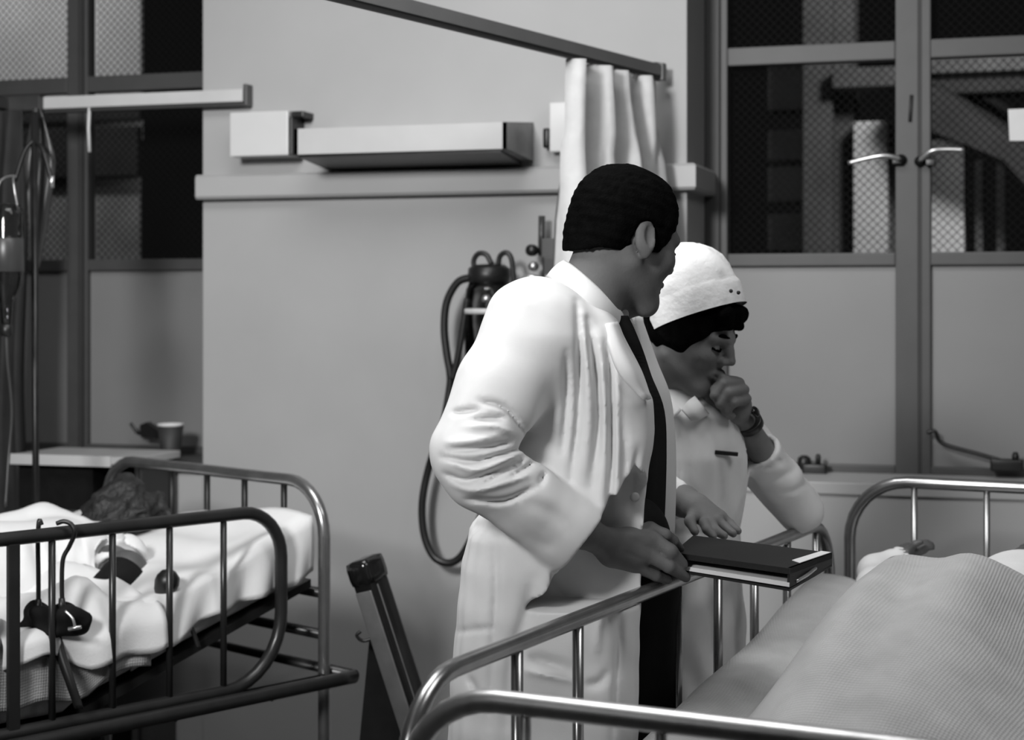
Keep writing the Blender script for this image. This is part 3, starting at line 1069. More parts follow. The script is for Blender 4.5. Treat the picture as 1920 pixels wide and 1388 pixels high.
def right_top(s, v):
    base = float(np.interp(s, [0, .73, .91, 1.28, 1.65], [.742, .792, .818, .884, .915]))
    # raised legs
    k = sm(v, 0.15, 0.38) * (1 - 0.80 * sm(v, 0.46, 0.80))
    up = 0.232 * sm(s, -0.02, 0.80) * (1 - sm(s, 0.92, 1.5) * .9)
    z = base + k * up
    z += 0.038 * bump2(s, v, 0.84, 0.53, 0.16, 0.07) + 0.012 * bump2(s, v, 0.86, 0.28, 0.18, 0.12)
    z -= 0.016 * bump2(s, v, 0.80, 0.43, 0.3, 0.04)
    z -= 0.014 * math.exp(-((v - .16) / .03) ** 2) * sm(s, .2, .5)
    z += 0.006 * math.sin(9 * s + 6 * v) + 0.004 * math.sin(21 * v - 8 * s)
    z -= 0.018 * math.exp(-((v - 0.80 + 0.35 * (s - 0.6)) / 0.022) ** 2) * sm(s, .3, .6)
    return z


def drape(T, top, s0, s1, v0, v1, drop_l, drop_r, drop_f, ns, nv, th):
    """blanket grid: top surface, hanging over both sides and the foot"""
    nl, nr, nf = 8, 8, 6
    A = []
    S = list(np.linspace(s0, s1, ns))
    for jf in range(nf, 0, -1):
        S.insert(0, None)
    rows = []
    fcount = nf
    for idx, s in enumerate(S):
        if s is None:
            dz = drop_f * (fcount - idx) / nf
            ss = s0 - 0.015 * (1 - (1 - (fcount - idx) / nf) ** 2)
        else:
            dz, ss = 0.0, s
        row = []
        for i in range(nl, 0, -1):
            t = i / nl
            row.append(T(ss, v0 - 0.02 * math.sin(t * 1.57) + .006 * math.sin(ss * 14) * t, top(max(ss, s0), v0) - 0.01 - drop_l * t - dz))
        for v in np.linspace(v0, v1, nv):
            row.append(T(ss, v, top(max(ss, s0), v) - dz))
        for i in range(1, nr + 1):
            t = i / nr
            row.append(T(ss, v1 + 0.02 * math.sin(t * 1.57) + .008 * math.sin(ss * 14) * t, top(max(ss, s0), v1) - 0.01 - drop_r * t - dz))
        rows.append(row)
    return np.array(rows)


def blanket_obj(name, A, m, th, label):
    V, Q = gsheet(A[:, ::-1], th)
    o = part(name, None, V, Q, m)
    me = o.data
    uv = me.uv_layers.new(name='UVMap')
    nu, nv = A.shape[:2]
    # arc-length UV so that the weave keeps its size
    B = A[:, ::-1]
    du = np.concatenate([np.zeros((1, nv)), np.cumsum(np.linalg.norm(np.diff(B, axis=0), axis=2), 0)], 0)
    dv = np.concatenate([np.zeros((nu, 1)), np.cumsum(np.linalg.norm(np.diff(B, axis=1), axis=2), 1)], 1)
    UV = np.stack([du, dv], 2).reshape(-1, 2)
    UV = np.vstack([UV, UV])
    li = np.empty(len(me.loops), np.int32)
    me.loops.foreach_get('vertex_index', li)
    uv.data.foreach_set('uv', UV[li].astype(np.float32).ravel())
    return tag(o, label, 'blanket')


A_ = drape(TR, right_top, -0.09, 1.55, 0.045, 0.885, 0.16, 0.20, 0.16, 90, 56, 0.012)
blanket_obj('blanket', A_, M['blanket'], 0.012, 'pale ribbed blanket humped over raised knees on the right bed')
# turned-back sheet and pillow at the head
pl = part('pillow', None, *superbox(TR, 1.52, 1.90, .18, .78, lambda s, v: .665, lambda s, v: .80 + .05 * math.sin(3.14 * (v - .18) / .6), r=.05), M['sheet'])
tag(pl, 'white pillow at the head of the right bed', 'pillow')

# ---------------- left bed
PH = math.radians(44)
OL = np.array([-0.596, 3.975])      # on the near side rail, close to the head
TL0 = bed_frame((OL[0], OL[1]), PH)
TL = lambda s, v, z: TL0(s, v, z)   # s = 0 near the head end of the rail, v = 0 the near rail, v < 0 away from us
WL = 0.95
lb = thing('hospital_bed', TL(-.7, -WL / 2, 0), 'metal hospital bed on the left with shaded side rail, patient lying in it', 'bed', 'metal hospital beds')
hf2 = part('head_frame', lb, *gtube(dense(arch(TL, 0.205, -WL, 0.0, 0.0, 1.066, 0.13, 'v')), 0.0150, 14), M['bedtube'])
for k_ in range(5):
    v_ = -0.155 - 0.16 * k_
    part('bar', hf2, *gtube([TL(.205, v_, 0.70), TL(.205, v_, 1.057)], 0.0085, 8), M['bedtube_shaded'])
for z_ in (0.70, 0.80):
    part('cross_tube', hf2, *gtube([TL(.205, -WL, z_), TL(.205, 0, z_)], 0.0125, 10), M['bedtube_shaded'])
sr2 = part('side_rail', lb, *gtube(dense(round_loop(TL, 0.03, -1.40, 0.05, 0.62, 1.02, 0.11, 0.16)), 0.0150, 14, caps=False), M['bedtube_shaded'])
for k_ in range(9):
    s_ = -0.115 - 0.146 * k_
    part('bar', sr2, *gtube([TL(s_, 0.03, 0.62), TL(s_, 0.03, 1.012)], 0.0078, 8), M['bedtube_shaded'])
part('fixing_plate', sr2, *gbox_frame(TL(-.645, .035, .815), [TL(1, 0, 0) - TL(0, 0, 0), TL(0, 1, 0) - TL(0, 0, 0), (0, 0, 1)], (.013, .006, .195), .003), M['bedtube_shaded'], False)
sr3 = part('side_rail', lb, *gtube(dense(round_loop(TL, -WL + .01, -1.40, 0.05, 0.50, 0.80, 0.11, 0.12)), 0.0135, 12, caps=False), M['bedtube_shaded'])
part('chassis', lb, *join(gtube(dense(np.array([TL(-1.9, .07, .605), TL(.24, .07, .605)])), .0165, 12), gtube([TL(-1.9, -WL, .60), TL(.24, -WL, .60)], .0165, 12),
                          gtube([TL(.24, .07, .605), TL(.24, -WL, .60)], .0165, 12),
                          *[gtube([TL(s_, .06, .595), TL(s_, -WL, .595)], .012, 8) for s_ in np.linspace(-1.85, .0, 8)]), M['bedtube_shaded'])
part('spring_deck', lb, *gslab([TL(-1.88, .02, .612), TL(.19, .02, .612), TL(.19, -WL + .03, .612), TL(-1.88, -WL + .03, .612)], (0, 0, -.012)), M['darkmetal'], False)
part('backrest_deck', lb, *gslab([TL(-.46, -.01, .632), TL(.172, -.01, .838), TL(.172, -WL + .06, .838), TL(-.46, -WL + .06, .632)], (0, 0, -.02)), M['darkmetal'], False)
part('foot_frame', lb, *gtube(dense(arch(TL, -1.9, -WL, 0.0, 0.0, 0.95, 0.13, 'v')), 0.0150, 12), M['bedtube'])
for (s_, v_) in ((-1.9, -WL), (-1.9, 0), (.205, -WL), (.205, 0)):
    part('castor', lb, *glathe(TL(s_, v_, 0.05) - np.array([.012, 0, 0]), [(0.02, 0), (.05, .002), (.05, .022), (.02, .024)], 18, (1, 0, 0)), M['rubber'])


def lz(s):
    return 0.645 if s < -.46 else 0.645 + (s + .46) * (0.195 / .632)


def ltop(s, v):
    return lz(s) + .125 + .006 * math.sin(11 * s + 5 * v)


m2 = part('mattress', None, *superbox(TL, -1.86, 0.165, -WL + .04, -.02, lambda s, v: lz(s) - (.0 if s > -.46 else .02), ltop, ns=60), M['sheet'])
tag(m2, 'sheeted mattress raised at the head of the left bed', 'mattress')
# loose sheet corner draped over the near edge
A_ = np.zeros((40, 18, 3))
for i, s in enumerate(np.linspace(-.34, .172, 40)):
    for j in range(18):
        if j < 10:
            v = -.45 + (.445) * j / 9
            z = ltop(s, v) + .012 + .010 * math.sin(16 * s + 12 * v) * sm(s, -.34, -.2) + .006 * math.sin(37 * s - 9 * v)
        else:
            t = (j - 9) / 8
            v = -.005 + .012 * math.sin(t * 1.57) + .012 * math.sin(46 * s + 1.5 * t + 2 * math.sin(9 * s)) * t
            z = ltop(s, -.02) + .010 - (.105 + .02 * math.sin(13 * s)) * t
        A_[i, j] = TL(s, v, z)
sh = part('sheet', None, *gsheet(A_, .004), M['sheet'])
tag(sh, 'creased white sheet tucked over the raised head of the left mattress', 'sheet')


def lb_top(s, v):
    h = 0.16 * math.exp(-((v + .50) / .26) ** 2)
    return lz(s) + .150 + h * sm(-s, .35, .8) + .008 * math.sin(9 * s + 8 * v) + .012 * math.sin(30 * s - 14 * v) * sm(s, -.9, -.5) + .03 * math.exp(-((s + .72 - .4 * (v + .1)) / .05) ** 2)


A_ = np.zeros((60, 34, 3))
for i, s in enumerate(np.linspace(-1.8, -.30, 60)):
    for j in range(34):
        if j < 22:
            v = -WL + .06 + (WL - .075) * j / 21
            A_[i, j] = TL(s, v, lb_top(s, v))
        else:
            t = (j - 21) / 12
            A_[i, j] = TL(s, -.015 + .026 * math.sin(min(1, t * 2) * 1.57) + .006 * math.sin(17 * s) * t, lb_top(s, -.015) - (.150 + .02 * math.sin(5 * s)) * t)
blanket_obj('blanket', A_, M['blanket2'], 0.010, 'grey ribbed blanket hanging over the near side of the left bed')

# rumpled top sheet turned back below the patient's arm
A_ = np.zeros((34, 26, 3))
for i, s in enumerate(np.linspace(-.66, -.27, 34)):
    for j in range(26):
        if j < 18:
            v = -.42 + .41 * j / 17
            q = lb_top(s, v) + .012
            q += .055 * math.exp(-((s + .45) / .07) ** 2 - ((v + .10) / .07) ** 2) + .014 * math.sin(26 * s - 17 * v + 3 * math.sin(6 * v)) + .008 * math.sin(55 * s + 20 * v)
            A_[i, j] = TL(s, v, max(q, lb_top(s, v) + .004))
        else:
            t = (j - 17) / 8
            A_[i, j] = TL(s, -.008 + .034 * math.sin(min(1, t * 2) * 1.57) + .010 * math.sin(40 * s) * t, lb_top(s, -.01) + .012 - (.085 + .03 * math.sin(14 * s)) * t)
sh2 = part('sheet', None, *gsheet(A_, .004), M['sheet'])
tag(sh2, 'rumpled white top sheet turned back below the left patient\'s arm', 'sheet')

# ================================================================== left side fittings
tb = thing('bedside_locker', (-2.745, 4.62, 0), 'bedside locker with pale top below the left window, cup behind it', 'locker')
part('top', tb, *gbox((-2.965, 4.50, 1.022), (-2.535, 4.77, 1.045), 0.004), M['offwhite'], False)
part('top_lip', tb, *gbox((-2.963, 4.492, 1.015), (-2.62, 4.502, 1.047), 0.002), M['white'], False)
part('body', tb, *gbox((-2.955, 4.53, 0.10), (-2.70, 4.76, 1.014)), M['black'], False)
part('door', tb, *gbox((-2.95, 4.515, 0.12), (-2.705, 4.528, 0.88), 0.003), M['frame_dark'], False)
part('side_panel', tb, *gbox((-2.56, 4.55, 0.08), (-2.545, 4.76, 1.02)), M['frame_dark'], False)
part('shelf', tb, *gbox((-2.70, 4.53, 0.55), (-2.56, 4.76, 0.57)), M['frame_dark'], False)
for (x_, y_) in ((-2.945, 4.54), (-2.945, 4.74), (-2.555, 4.56), (-2.555, 4.74)):
    part('leg', tb, *gtube([np.array([x_, y_, 0]), np.array([x_, y_, .12])], .012, 8), M['darkmetal'])
cpt = OnY(320, 826, 4.90)
cu = thing('cup', (cpt[0], 4.90, ZS + .013), 'dark tapered cup with pale rim standing on the left window sill', 'cup')
zc = ZS + .013
part('body', cu, *glathe((cpt[0], 4.90, zc), [(.030, 0), (.0305, .002), (.041, .104), (.0385, .104), (.028, .006)], 24), M['cupmat'])
part('rim', cu, *glathe((cpt[0], 4.90, zc + .102), [(.0415, 0), (.0425, .003), (.0415, .007), (.038, .007), (.038, 0)], 24), M['paper'])

# drip stand with glass bottle
ds = P(70, 940, 4.62)
dp = thing('drip_stand', (ds[0], ds[1], 0), 'thin dark drip stand with hooked top beside the left bed', 'drip stand')
part('pole', dp, *gtube([np.array([ds[0], ds[1], .05]), np.array([P(64, 300, 4.62)[0], P(64, 300, 4.62)[1], 2.02])], .0095, 10), M['darkmetal'])
for k_, (a_, b_) in enumerate((((64, 262), (28, 340)), ((64, 262), (98, 345)))):
    part('hook_arm', dp, *gtube(smooth_path([P(*a_, 4.62), P((a_[0] + b_[0]) / 2, a_[1] + 22, 4.60), P(*b_, 4.58)], 6), .006, 8), M['darkmetal'])
part('arm_tip', dp, *gtube([P(97, 330, 4.58), P(97, 352, 4.58)], .007, 8), M['chrome'])
for a in range(4):
    an = a * math.pi / 2 + .3
    part('foot', dp, *gtube([np.array([ds[0], ds[1], .06]), np.array([ds[0] + .22 * math.cos(an), ds[1] + .22 * math.sin(an), .015])], .011, 8), M['darkmetal'])
bo = P(12, 590, 4.40)
btl = thing('drip_bottle', (bo[0], bo[1], bo[2]), 'glass drip bottle hanging upside down at the left edge of the picture', 'bottle')
hb = P(12, 385, 4.40)[2] - bo[2]
part('glass_body', btl, *glathe(bo, [(.010, -.05), (.014, .0), (.016, .03), (.040, .075), (.043, .10), (.043, hb - .02), (.036, hb), (.01, hb + .004)], 22), M['jar'])
part('stopper', btl, *glathe(bo - np.array([0, 0, .055]), [(.012, 0), (.016, .004), (.016, .028), (.012, .03)], 16), M['rubber'])
part('label_band', btl, *glathe(bo + np.array([0, 0, .11]), [(.0435, 0), (.0442, .001), (.0442, .085), (.0435, .086)], 22), M['plastic'])
part('hanger', btl, *gtube(smooth_path([bo + np.array([-.036, 0, hb - .02]), bo + np.array([-.02, 0, hb + .06]), P(26, 330, 4.5), bo + np.array([.02, 0, hb + .06]), bo + np.array([.036, 0, hb - .02])], 6), .003, 6), M['chrome'])
dtb = part('drip_tube', None, *gtube(smooth_path([bo - np.array([0, 0, .05]), P(14, 680, 4.40), P(22, 770, 4.41), P(16, 860, 4.40), P(10, 950, 4.36)], 8), .004, 8), M['plastic'])
tag(dtb, 'thin clear drip tube trailing down from the glass bottle', 'tube')
# limp plastic cover hung over the top of the stand
G = np.zeros((14, 22, 3))
for i in range(14):
    for j in range(22):
        v = j / 21
        wv = (8 + 28 * min(1, v * 3.2)) * (1 - .72 * max(0, (v - .35) / .65))
        u = i / 13 - .5
        G[i, j] = P(70 + u * 2 * wv * .82 + 4 * math.sin(4 * v), 202 + 300 * v, 4.68 + .012 * math.sin(9 * u + 4 * v))
pc = part('plastic_cover', None, *gsheet(G, .003), M['plastic'])
tag(pc, 'limp grey plastic cover hanging below the left curtain rail', 'cover')

# tilted instrument case on a dark stand in front of the wall
DI = 3.95
eq = thing('instrument_stand', P(760, 1388, DI) * np.array([1, 1, 0]), 'tilted dark instrument case with rounded black top on a stand between the beds', 'instrument')
top_, bot_ = cp(682, 1050, DI), cp(795, 1400, DI)
ax_ = (top_ - bot_); Lq = np.linalg.norm(ax_); ax_ /= Lq
sd_ = np.array([ax_[2], 0, -ax_[0]])
Mx = to_world(np.array([[math.cos(.55) * sd_[0], math.sin(.55) * -1.0, math.cos(.55) * sd_[2]], [math.sin(.55) * sd_[0], math.cos(.55), math.sin(.55) * sd_[2]], ax_]))
mid_ = to_world((top_ + bot_) / 2)
part('case', eq, *gbox_frame(mid_, Mx, (.026, .034, Lq / 2 - .03), .006), M['black_gloss'])
part('metal_face', eq, *gbox_frame(mid_ - Mx[0] * .0015 - Mx[1] * .0345 - Mx[2] * .012, Mx, (.0225, .003, Lq / 2 - .055), .002), M['greymetal'])
part('metal_face', eq, *gbox_frame(mid_ - Mx[0] * .0265 - Mx[2] * .012, Mx, (.003, .030, Lq / 2 - .055), .002), M['greymetal'])
part('top_cap', eq, *gbox_frame(to_world(top_) - Mx[2] * .025, Mx, (.031, .040, .030), .018), M['black_gloss'])
part('slit', eq, *gbox_frame(mid_ + Mx[0] * .0262 - Mx[1] * .012, Mx, (.001, .002, Lq / 2 - .06), .0004), M['greymetal'])
part('side_hook', eq, *gtube(smooth_path([P(697, 1198, DI), P(680, 1202, DI), P(669, 1192, DI), P(676, 1184, DI)], 6), .004, 8), M['darkmetal'])
part('stand_plate', eq, *gslab([P(693, 1192, DI + .06), P(706, 1192, DI + .06), P(800, 1430, DI + .06), P(670, 1430, DI + .06)], to_world(np.array([0, .03, 0]))), M['black'], False)
part('stand_column', eq, *gtube([P(745, 1420, DI + .08), P(745, 1420, DI + .08) * np.array([1, 1, 0]) + np.array([0, 0, .03])], .022, 12), M['darkmetal'])
part('stand_base', eq, *glathe(P(745, 1420, DI + .08) * np.array([1, 1, 0]), [(.16, 0), (.165, .01), (.15, .025), (.03, .04)], 24), M['darkmetal'])

# ================================================================== people
def add_head(F_, t, R, sc, neck=True, ears=True, fem=False):
    """skull, face, ears and neck in the frame x forward, y left, z up"""
    F_.frame(R, t, sc)
    F_.ell((-.014, 0, .047), (.096, .076, .086), .0)
    F_.ell((.035, 0, .005), (.060, .062, .088), .03)
    F_.ell((.030, 0, -.062), (.054, .052, .046), .03)
    F_.cap((.066, -.016, -.096), (.066, .016, -.096), .020, k=.02)      # chin
    for s in (-1, 1):
        F_.cap((-.012, s * .056, -.045), (.058, s * .026, -.100), .016, .014, k=.03)   # jaw line
        F_.ell((.055, s * .042, -.020), (.030, .022, .022), .025)        # cheek bone
        F_.cap((.078, s * .045, .022), (.093, s * .012, .022), .010, k=.015)   # brow
        F_.ell((.098, s * .031, .003), (.018, .019, .011), .012, 's')     # socket
        F_.ell((.0765, s * .031, .003), (.0135, .0145, .0125), .003)
        F_.cap((.0885, s * .043, .000), (.0895, s * .020, -.001), .0022, k=.002)   # lid line
    F_.chain([(.088, 0, .022), (.102, 0, .000), (.113, 0, -.020)], [.0075, .0085, .0105], .012)
    for s in (-1, 1):
        F_.ell((.101, s * .011, -.026), (.011, .0085, .008), .008)
    F_.chain([(.082, -.022, -.060), (.097, -.006, -.0535), (.097, .006, -.0535), (.082, .022, -.060)], [.004, .006, .006, .004], .008)
    F_.chain([(.082, -.020, -.063), (.095, 0, -.067), (.082, .020, -.063)], [.005, .007, .005], .008)
    F_.chain([(.088, -.022, -.0605), (.104, 0, -.0600), (.088, .022, -.0605)], [.0018, .0022, .0018], .002, 's')
    if ears:
        for s in (-1, 1):
            Re = rot(s * 22, 0, 0) @ rot(0, -12, 0)
            F_.ell((-.014, s * .079, .002), (.019, .008, .033), .004, R=Re)
            F_.ell((-.010, s * .088, .006), (.011, .008, .021), .003, 's', R=Re)
            F_.ell((-.006, s * .078, -.026), (.009, .007, .010), .004, R=Re)
    if neck:
        r = .046 if fem else .056
        F_.cap((-.030, 0, -.035), (-.055, 0, -.165), r, r * 1.05, k=.03)
    F_.frame()


def curl_strands(F_, seed, n, c, rad, lo, hi, r=.006):
    rr = np.random.default_rng(seed)
    for _ in range(n):
        a = rr.uniform(0, 6.28); z = rr.uniform(lo, hi)
        p = np.array([c[0] + rad[0] * math.cos(a) * math.sqrt(max(0, 1 - z * z)), c[1] + rad[1] * math.sin(a) * math.sqrt(max(0, 1 - z * z)), c[2] + rad[2] * z])
        tdir = np.array([-math.sin(a), math.cos(a), rr.uniform(-.6, .6)])
        q = p + tdir * rr.uniform(.015, .035)
        F_.cap(p, q, r, r * .6, .008)


# ------------------------------------------------------------------ the doctor
DD = 3.02
doc = thing('person', P(1120, 1388, 3.1) * np.array([1, 1, 0]), 'man in open white coat and dark tie leaning over the right bed rail', 'person')
hc = cp(1168, 453, 3.02)
HR = rot(35, 15, 0)
B = Field(cp(800, 0, 2.62) * [1, 1, 0] + [0, 0, .93], [.40, 3.45, 1.80], .0032)
B.lo  # noqa
add_head(B, hc, HR, 1.0)
B.cap(cp(1120, 560, 3.04), cp(1085, 650, 3.06), .050, .06, .03)
B.cap(cp(1050, 640, 2.92), cp(1070, 640, 3.22), .07, .07, .05)
B.cap(cp(1075, 650, 3.06), cp(1075, 960, 3.06), .085, .09, .04)
# near arm inside the sleeve
B.chain([cp(1025, 640, 2.90), cp(895, 850, 2.80), cp(1085, 990, 2.86), cp(1140, 1022, 2.915)], [.045, .036, .030, .024], .02)
wr = cp(1140, 1020, 2.915)
kn = {'i': cp(1219, 992, 2.985), 'm': cp(1228, 1014, 2.962), 'r': cp(1219, 1042, 2.952), 'l': cp(1200, 1066, 2.955)}
B.cap(wr, kn['i'], .022, .0125, .016)
B.cap(wr, kn['m'], .022, .0135, .016)
B.cap(cp(1148, 1035, 2.92), kn['r'], .020, .0125, .016)
B.cap(cp(1150, 1042, 2.925), kn['l'], .020, .0115, .016)
B.chain([kn['i'], cp(1247, 1003, 2.985), cp(1264, 1014, 3.0)], [.0125, .0105, .0090], .005)
B.chain([cp(1264, 1016, 3.0), cp(1276, 1029, 3.02)], [.0085, .007], .003)
B.chain([kn['m'], cp(1257, 1034, 2.955), cp(1279, 1058, 2.975)], [.0135, .0125, .0105], .005)
B.chain([kn['r'], cp(1254, 1063, 2.95), cp(1286, 1083, 2.985)], [.0125, .0110, .0090], .004)
B.chain([kn['l'], cp(1230, 1080, 2.965), cp(1252, 1088, 2.99)], [.0112, .0095, .0080], .004)
B.chain([cp(1158, 1042, 2.95), cp(1196, 1062, 3.0), cp(1244, 1058, 3.03)], [.018, .014, .010], .012)
# far arm hanging, hand by the thigh
B.chain([cp(1075, 640, 3.22), cp(1060, 880, 3.26), cp(1090, 1080, 3.27)], [.045, .038, .028], .02)
B.near(.02)
B.crease([(1180, 1010), (1222, 1030)], .0015, 4, 3.05)
B.crease([(1170, 1035), (1212, 1052)], .0018, 4, 3.05)
B.crease([(1232, 1003), (1240, 1016)], .0015, 3, 3.05)
B.crease([(1175, 1000), (1215, 1005)], -.0015, 5, 3.05)
B.done()
part('body', doc, *B.mesh(), M['skin'])


# hair: a cap over the skull, cut by the hairline
def hair_doc():
    H = Field(hc - .17, hc + .17, .0030)
    H.frame(HR, hc, 1.0)
    H.ell((-.009, 0, .044), (.104, .089, .093), 0)
    H.ell((-.066, 0, -.018), (.040, .064, .060), .03)
    for s in (-1, 1):
        H.cap((.030, s * .068, .040), (.026, s * .0655, -.004), .016, .009, .012)
    H.ell((.122, 0, -.035), (.092, .140, .112), .006, 's')
    H.ell((.018, 0, -.085), (.085, .15, .072), .006, 's')
    for s in (-1, 1):
        H.ell((-.014, s * .085, -.004), (.022, .025, .034), .006, 's')
    H.ell((-.050, 0, -.110), (.085, .15, .082), .006, 's')
    H.ell((-.16, 0, -.150), (.11, .15, .090), .006, 's')
    H.frame()
    H.near(.012)
    H.wobble(.0016, 55, 2)
    H.wobble(.0012, 200, 3)
    H.done()
    part('hair', doc, *H.mesh(), M['hair'])


hair_doc()


def ringrow(py, xl, xr, D, b):
    c_ = cp((xl + xr) / 2, py, D)
    return (c_[2], c_[0], D, (xr - xl) / 2 / FPX * D, b)


# white coat
C = Field([cp(800, 0, 2.70)[0], 2.60, .40], [cp(1262, 0, 3.2)[0], 3.42, 1.62], .0042)
C.loft([ringrow(522, 1046, 1128, 3.04, .07), ringrow(540, 1022, 1140, 3.04, .09), ringrow(565, 996, 1148, 3.04, .120), ringrow(590, 982, 1150, 3.04, .155), ringrow(625, 970, 1162, 3.04, .195),
        ringrow(680, 962, 1190, 3.04, .205), ringrow(745, 955, 1219, 3.04, .20), ringrow(800, 952, 1221, 3.04, .19), ringrow(880, 945, 1211, 3.03, .18),
        ringrow(950, 915, 1203, 3.02, .18), ringrow(995, 880, 1199, 3.02, .185), ringrow(1050, 868, 1197, 3.02, .19), ringrow(1130, 860, 1195, 3.02, .20),
        ringrow(1220, 851, 1193, 3.02, .205), ringrow(1388, 840, 1190, 3.02, .215), ringrow(1660, 825, 1190, 3.02, .23)], .0, p=3.8)
# opening below the cuff
C.ell(cp(1074, 1082, 2.835), (.036, .055, .052), .006, 's')
# shoulder and sleeve
C.ell(cp(1010, 628, 2.90), (.085, .085, .095), .05)
C.chain([cp(1002, 622, 2.885), cp(935, 735, 2.83), cp(885, 845, 2.79)], [.088, .070, .068], .025)
C.chain([cp(885, 852, 2.79), cp(905, 885, 2.79), cp(985, 938, 2.82)], [.066, .064, .062], .012)
C.chain([cp(985, 938, 2.82), cp(1058, 995, 2.855), cp(1150, 1058, 2.90)], [.062, .066, .071], .010)
# cut the cuff square and hollow it
cuffA, cuffB = cp(1091, 1013, 2.87), cp(1150, 1046, 2.90)
axc = (cp(1150, 1048, 2.93) - cp(985, 938, 2.82)); axc /= np.linalg.norm(axc)
ca = cp(1129, 962, 2.86); cb = cp(1050, 1066, 2.86)
lin = (cb - ca) / np.linalg.norm(cb - ca)
nrm = np.array([-lin[2], 0, lin[0]]); nrm = nrm if nrm[0] > 0 else -nrm     # points beyond the cuff edge
cc = (ca + cb) / 2
sl, X, Y, Z = C.block(cc - .11, cc + .13)
dcut = (X - cc[0]) * nrm[0] + (Y - cc[1]) * nrm[1] + (Z - cc[2]) * nrm[2]
slee = np.sqrt((X - cp(1120, 1027, 2.885)[0]) ** 2 + (Y - 2.87) ** 2 + (Z - cp(1120, 1027, 2.885)[2]) ** 2) - .15
front = Y - 2.945
# remove whatever lies beyond the cuff plane and in front of the skirt
rem = np.maximum(np.maximum(-dcut, front), slee).astype(np.float32)
C.op(sl, rem, np.float32(0), 's')
C.cap(cc - nrm * .03 - [0, 0, .006], cc + nrm * .05 - [0, 0, .006], .042, .052, .003, 's')
# second sleeve hanging on the far side
C.chain([cp(1070, 630, 3.22), cp(1060, 880, 3.27), cp(1090, 1020, 3.28)], [.08, .065, .058], .03)
# open front: hollow behind the edge
C.near(.03)
gv = [([(1081, 565), (1086, 656), (1084, 780), (1070, 900)], .010, 7), ([(1101, 600), (1118, 705), (1122, 800), (1108, 914)], .012, 7), ([(1136, 650), (1145, 710), (1147, 850), (1141, 965)], .012, 7),
      ([(1062, 660), (1062, 760), (1054, 850)], .008, 7), ([(1160, 760), (1172, 850), (1166, 940)], .005, 8), ([(1196, 840), (1186, 900), (1180, 960)], .006, 6)]
for q in gv:
    C.crease(*q, dmax=3.05)
for q in ([(1092, 590), (1102, 690), (1104, 800), (1092, 900)], [(1125, 620), (1132, 720), (1135, 850), (1126, 950)], [(1154, 700), (1158, 800), (1156, 950)]):
    C.crease(q, -.006, 8, dmax=3.05)
for q in ([(897, 752), (945, 765), (983, 809)], [(885, 787), (948, 784)], [(840, 844), (907, 841), (957, 831)], [(828, 857), (885, 866), (938, 853), (973, 844)],
          [(834, 888), (875, 901), (932, 882), (976, 857)], [(904, 910), (957, 879), (983, 863)], [(957, 895), (999, 869)], [(1011, 910), (1021, 888)], [(875, 936), (945, 939), (1002, 914)],
          [(850, 775), (900, 768)]):
    C.crease(q, .014, 5.2, dmax=2.86)
for q in ([(870, 800), (930, 800), (965, 815)], [(845, 868), (890, 882), (940, 867), (975, 851)], [(850, 910), (890, 920), (950, 905), (1000, 888)], [(836, 830), (890, 826), (945, 812)]):
    C.crease(q, -.009, 6, dmax=2.86)
C.crease([(985, 940), (1030, 960), (1060, 990)], .006, 14, dmax=2.9)
C.crease([(1000, 1010), (1040, 1030)], .004, 12, dmax=2.9)
# coat skirt: seam, pocket and hanging folds
C.crease([(928, 1010), (930, 1110), (925, 1200), (915, 1388)], .006, 7, dmax=3.0)
C.crease([(1000, 1090), (985, 1160), (962, 1240), (950, 1388)], .012, 14, dmax=3.0)
C.crease([(1035, 1095), (1062, 1130), (1085, 1160)], .007, 8, dmax=3.0)
C.crease([(985, 1235), (1030, 1245), (1080, 1262)], .012, 12, dmax=3.0)
C.crease([(985, 1258), (1030, 1268), (1080, 1278)], -.007, 6, dmax=3.0)
C.crease([(1095, 1285), (1125, 1280), (1140, 1255)], .008, 9, dmax=3.0)
C.crease([(1160, 1150), (1158, 1250), (1150, 1388)], .010, 8, dmax=3.0)
C.crease([(855, 1185), (900, 1180), (930, 1178)], .004, 5, dmax=3.0)
C.crease([(880, 1270), (890, 1290), (895, 1310)], .006, 6, dmax=3.0)
C.crease([(872, 1005), (880, 990), (910, 988)], .010, 9, dmax=3.05)
C.crease([(1130, 1120), (1122, 1180), (1118, 1230)], -.008, 10, dmax=3.0)
C.wobble(.0012, 45, 3)
C.done()
# armhole seam
coat_o = part('coat', doc, *C.mesh(), M['coat'])

# lapel edge on the near side and the far front panel
def px_sheet(rows, th, n=6):
    """rows: lists of (px, py, D); a sheet through them, thickness th"""
    R_ = [smooth_path([cp(*q) for q in r], n) for r in rows]
    A = np.array(R_)
    cols = [smooth_path(list(A[:, k]), 5) for k in range(A.shape[1])]
    return gsheet(to_world(np.array(cols)), th)


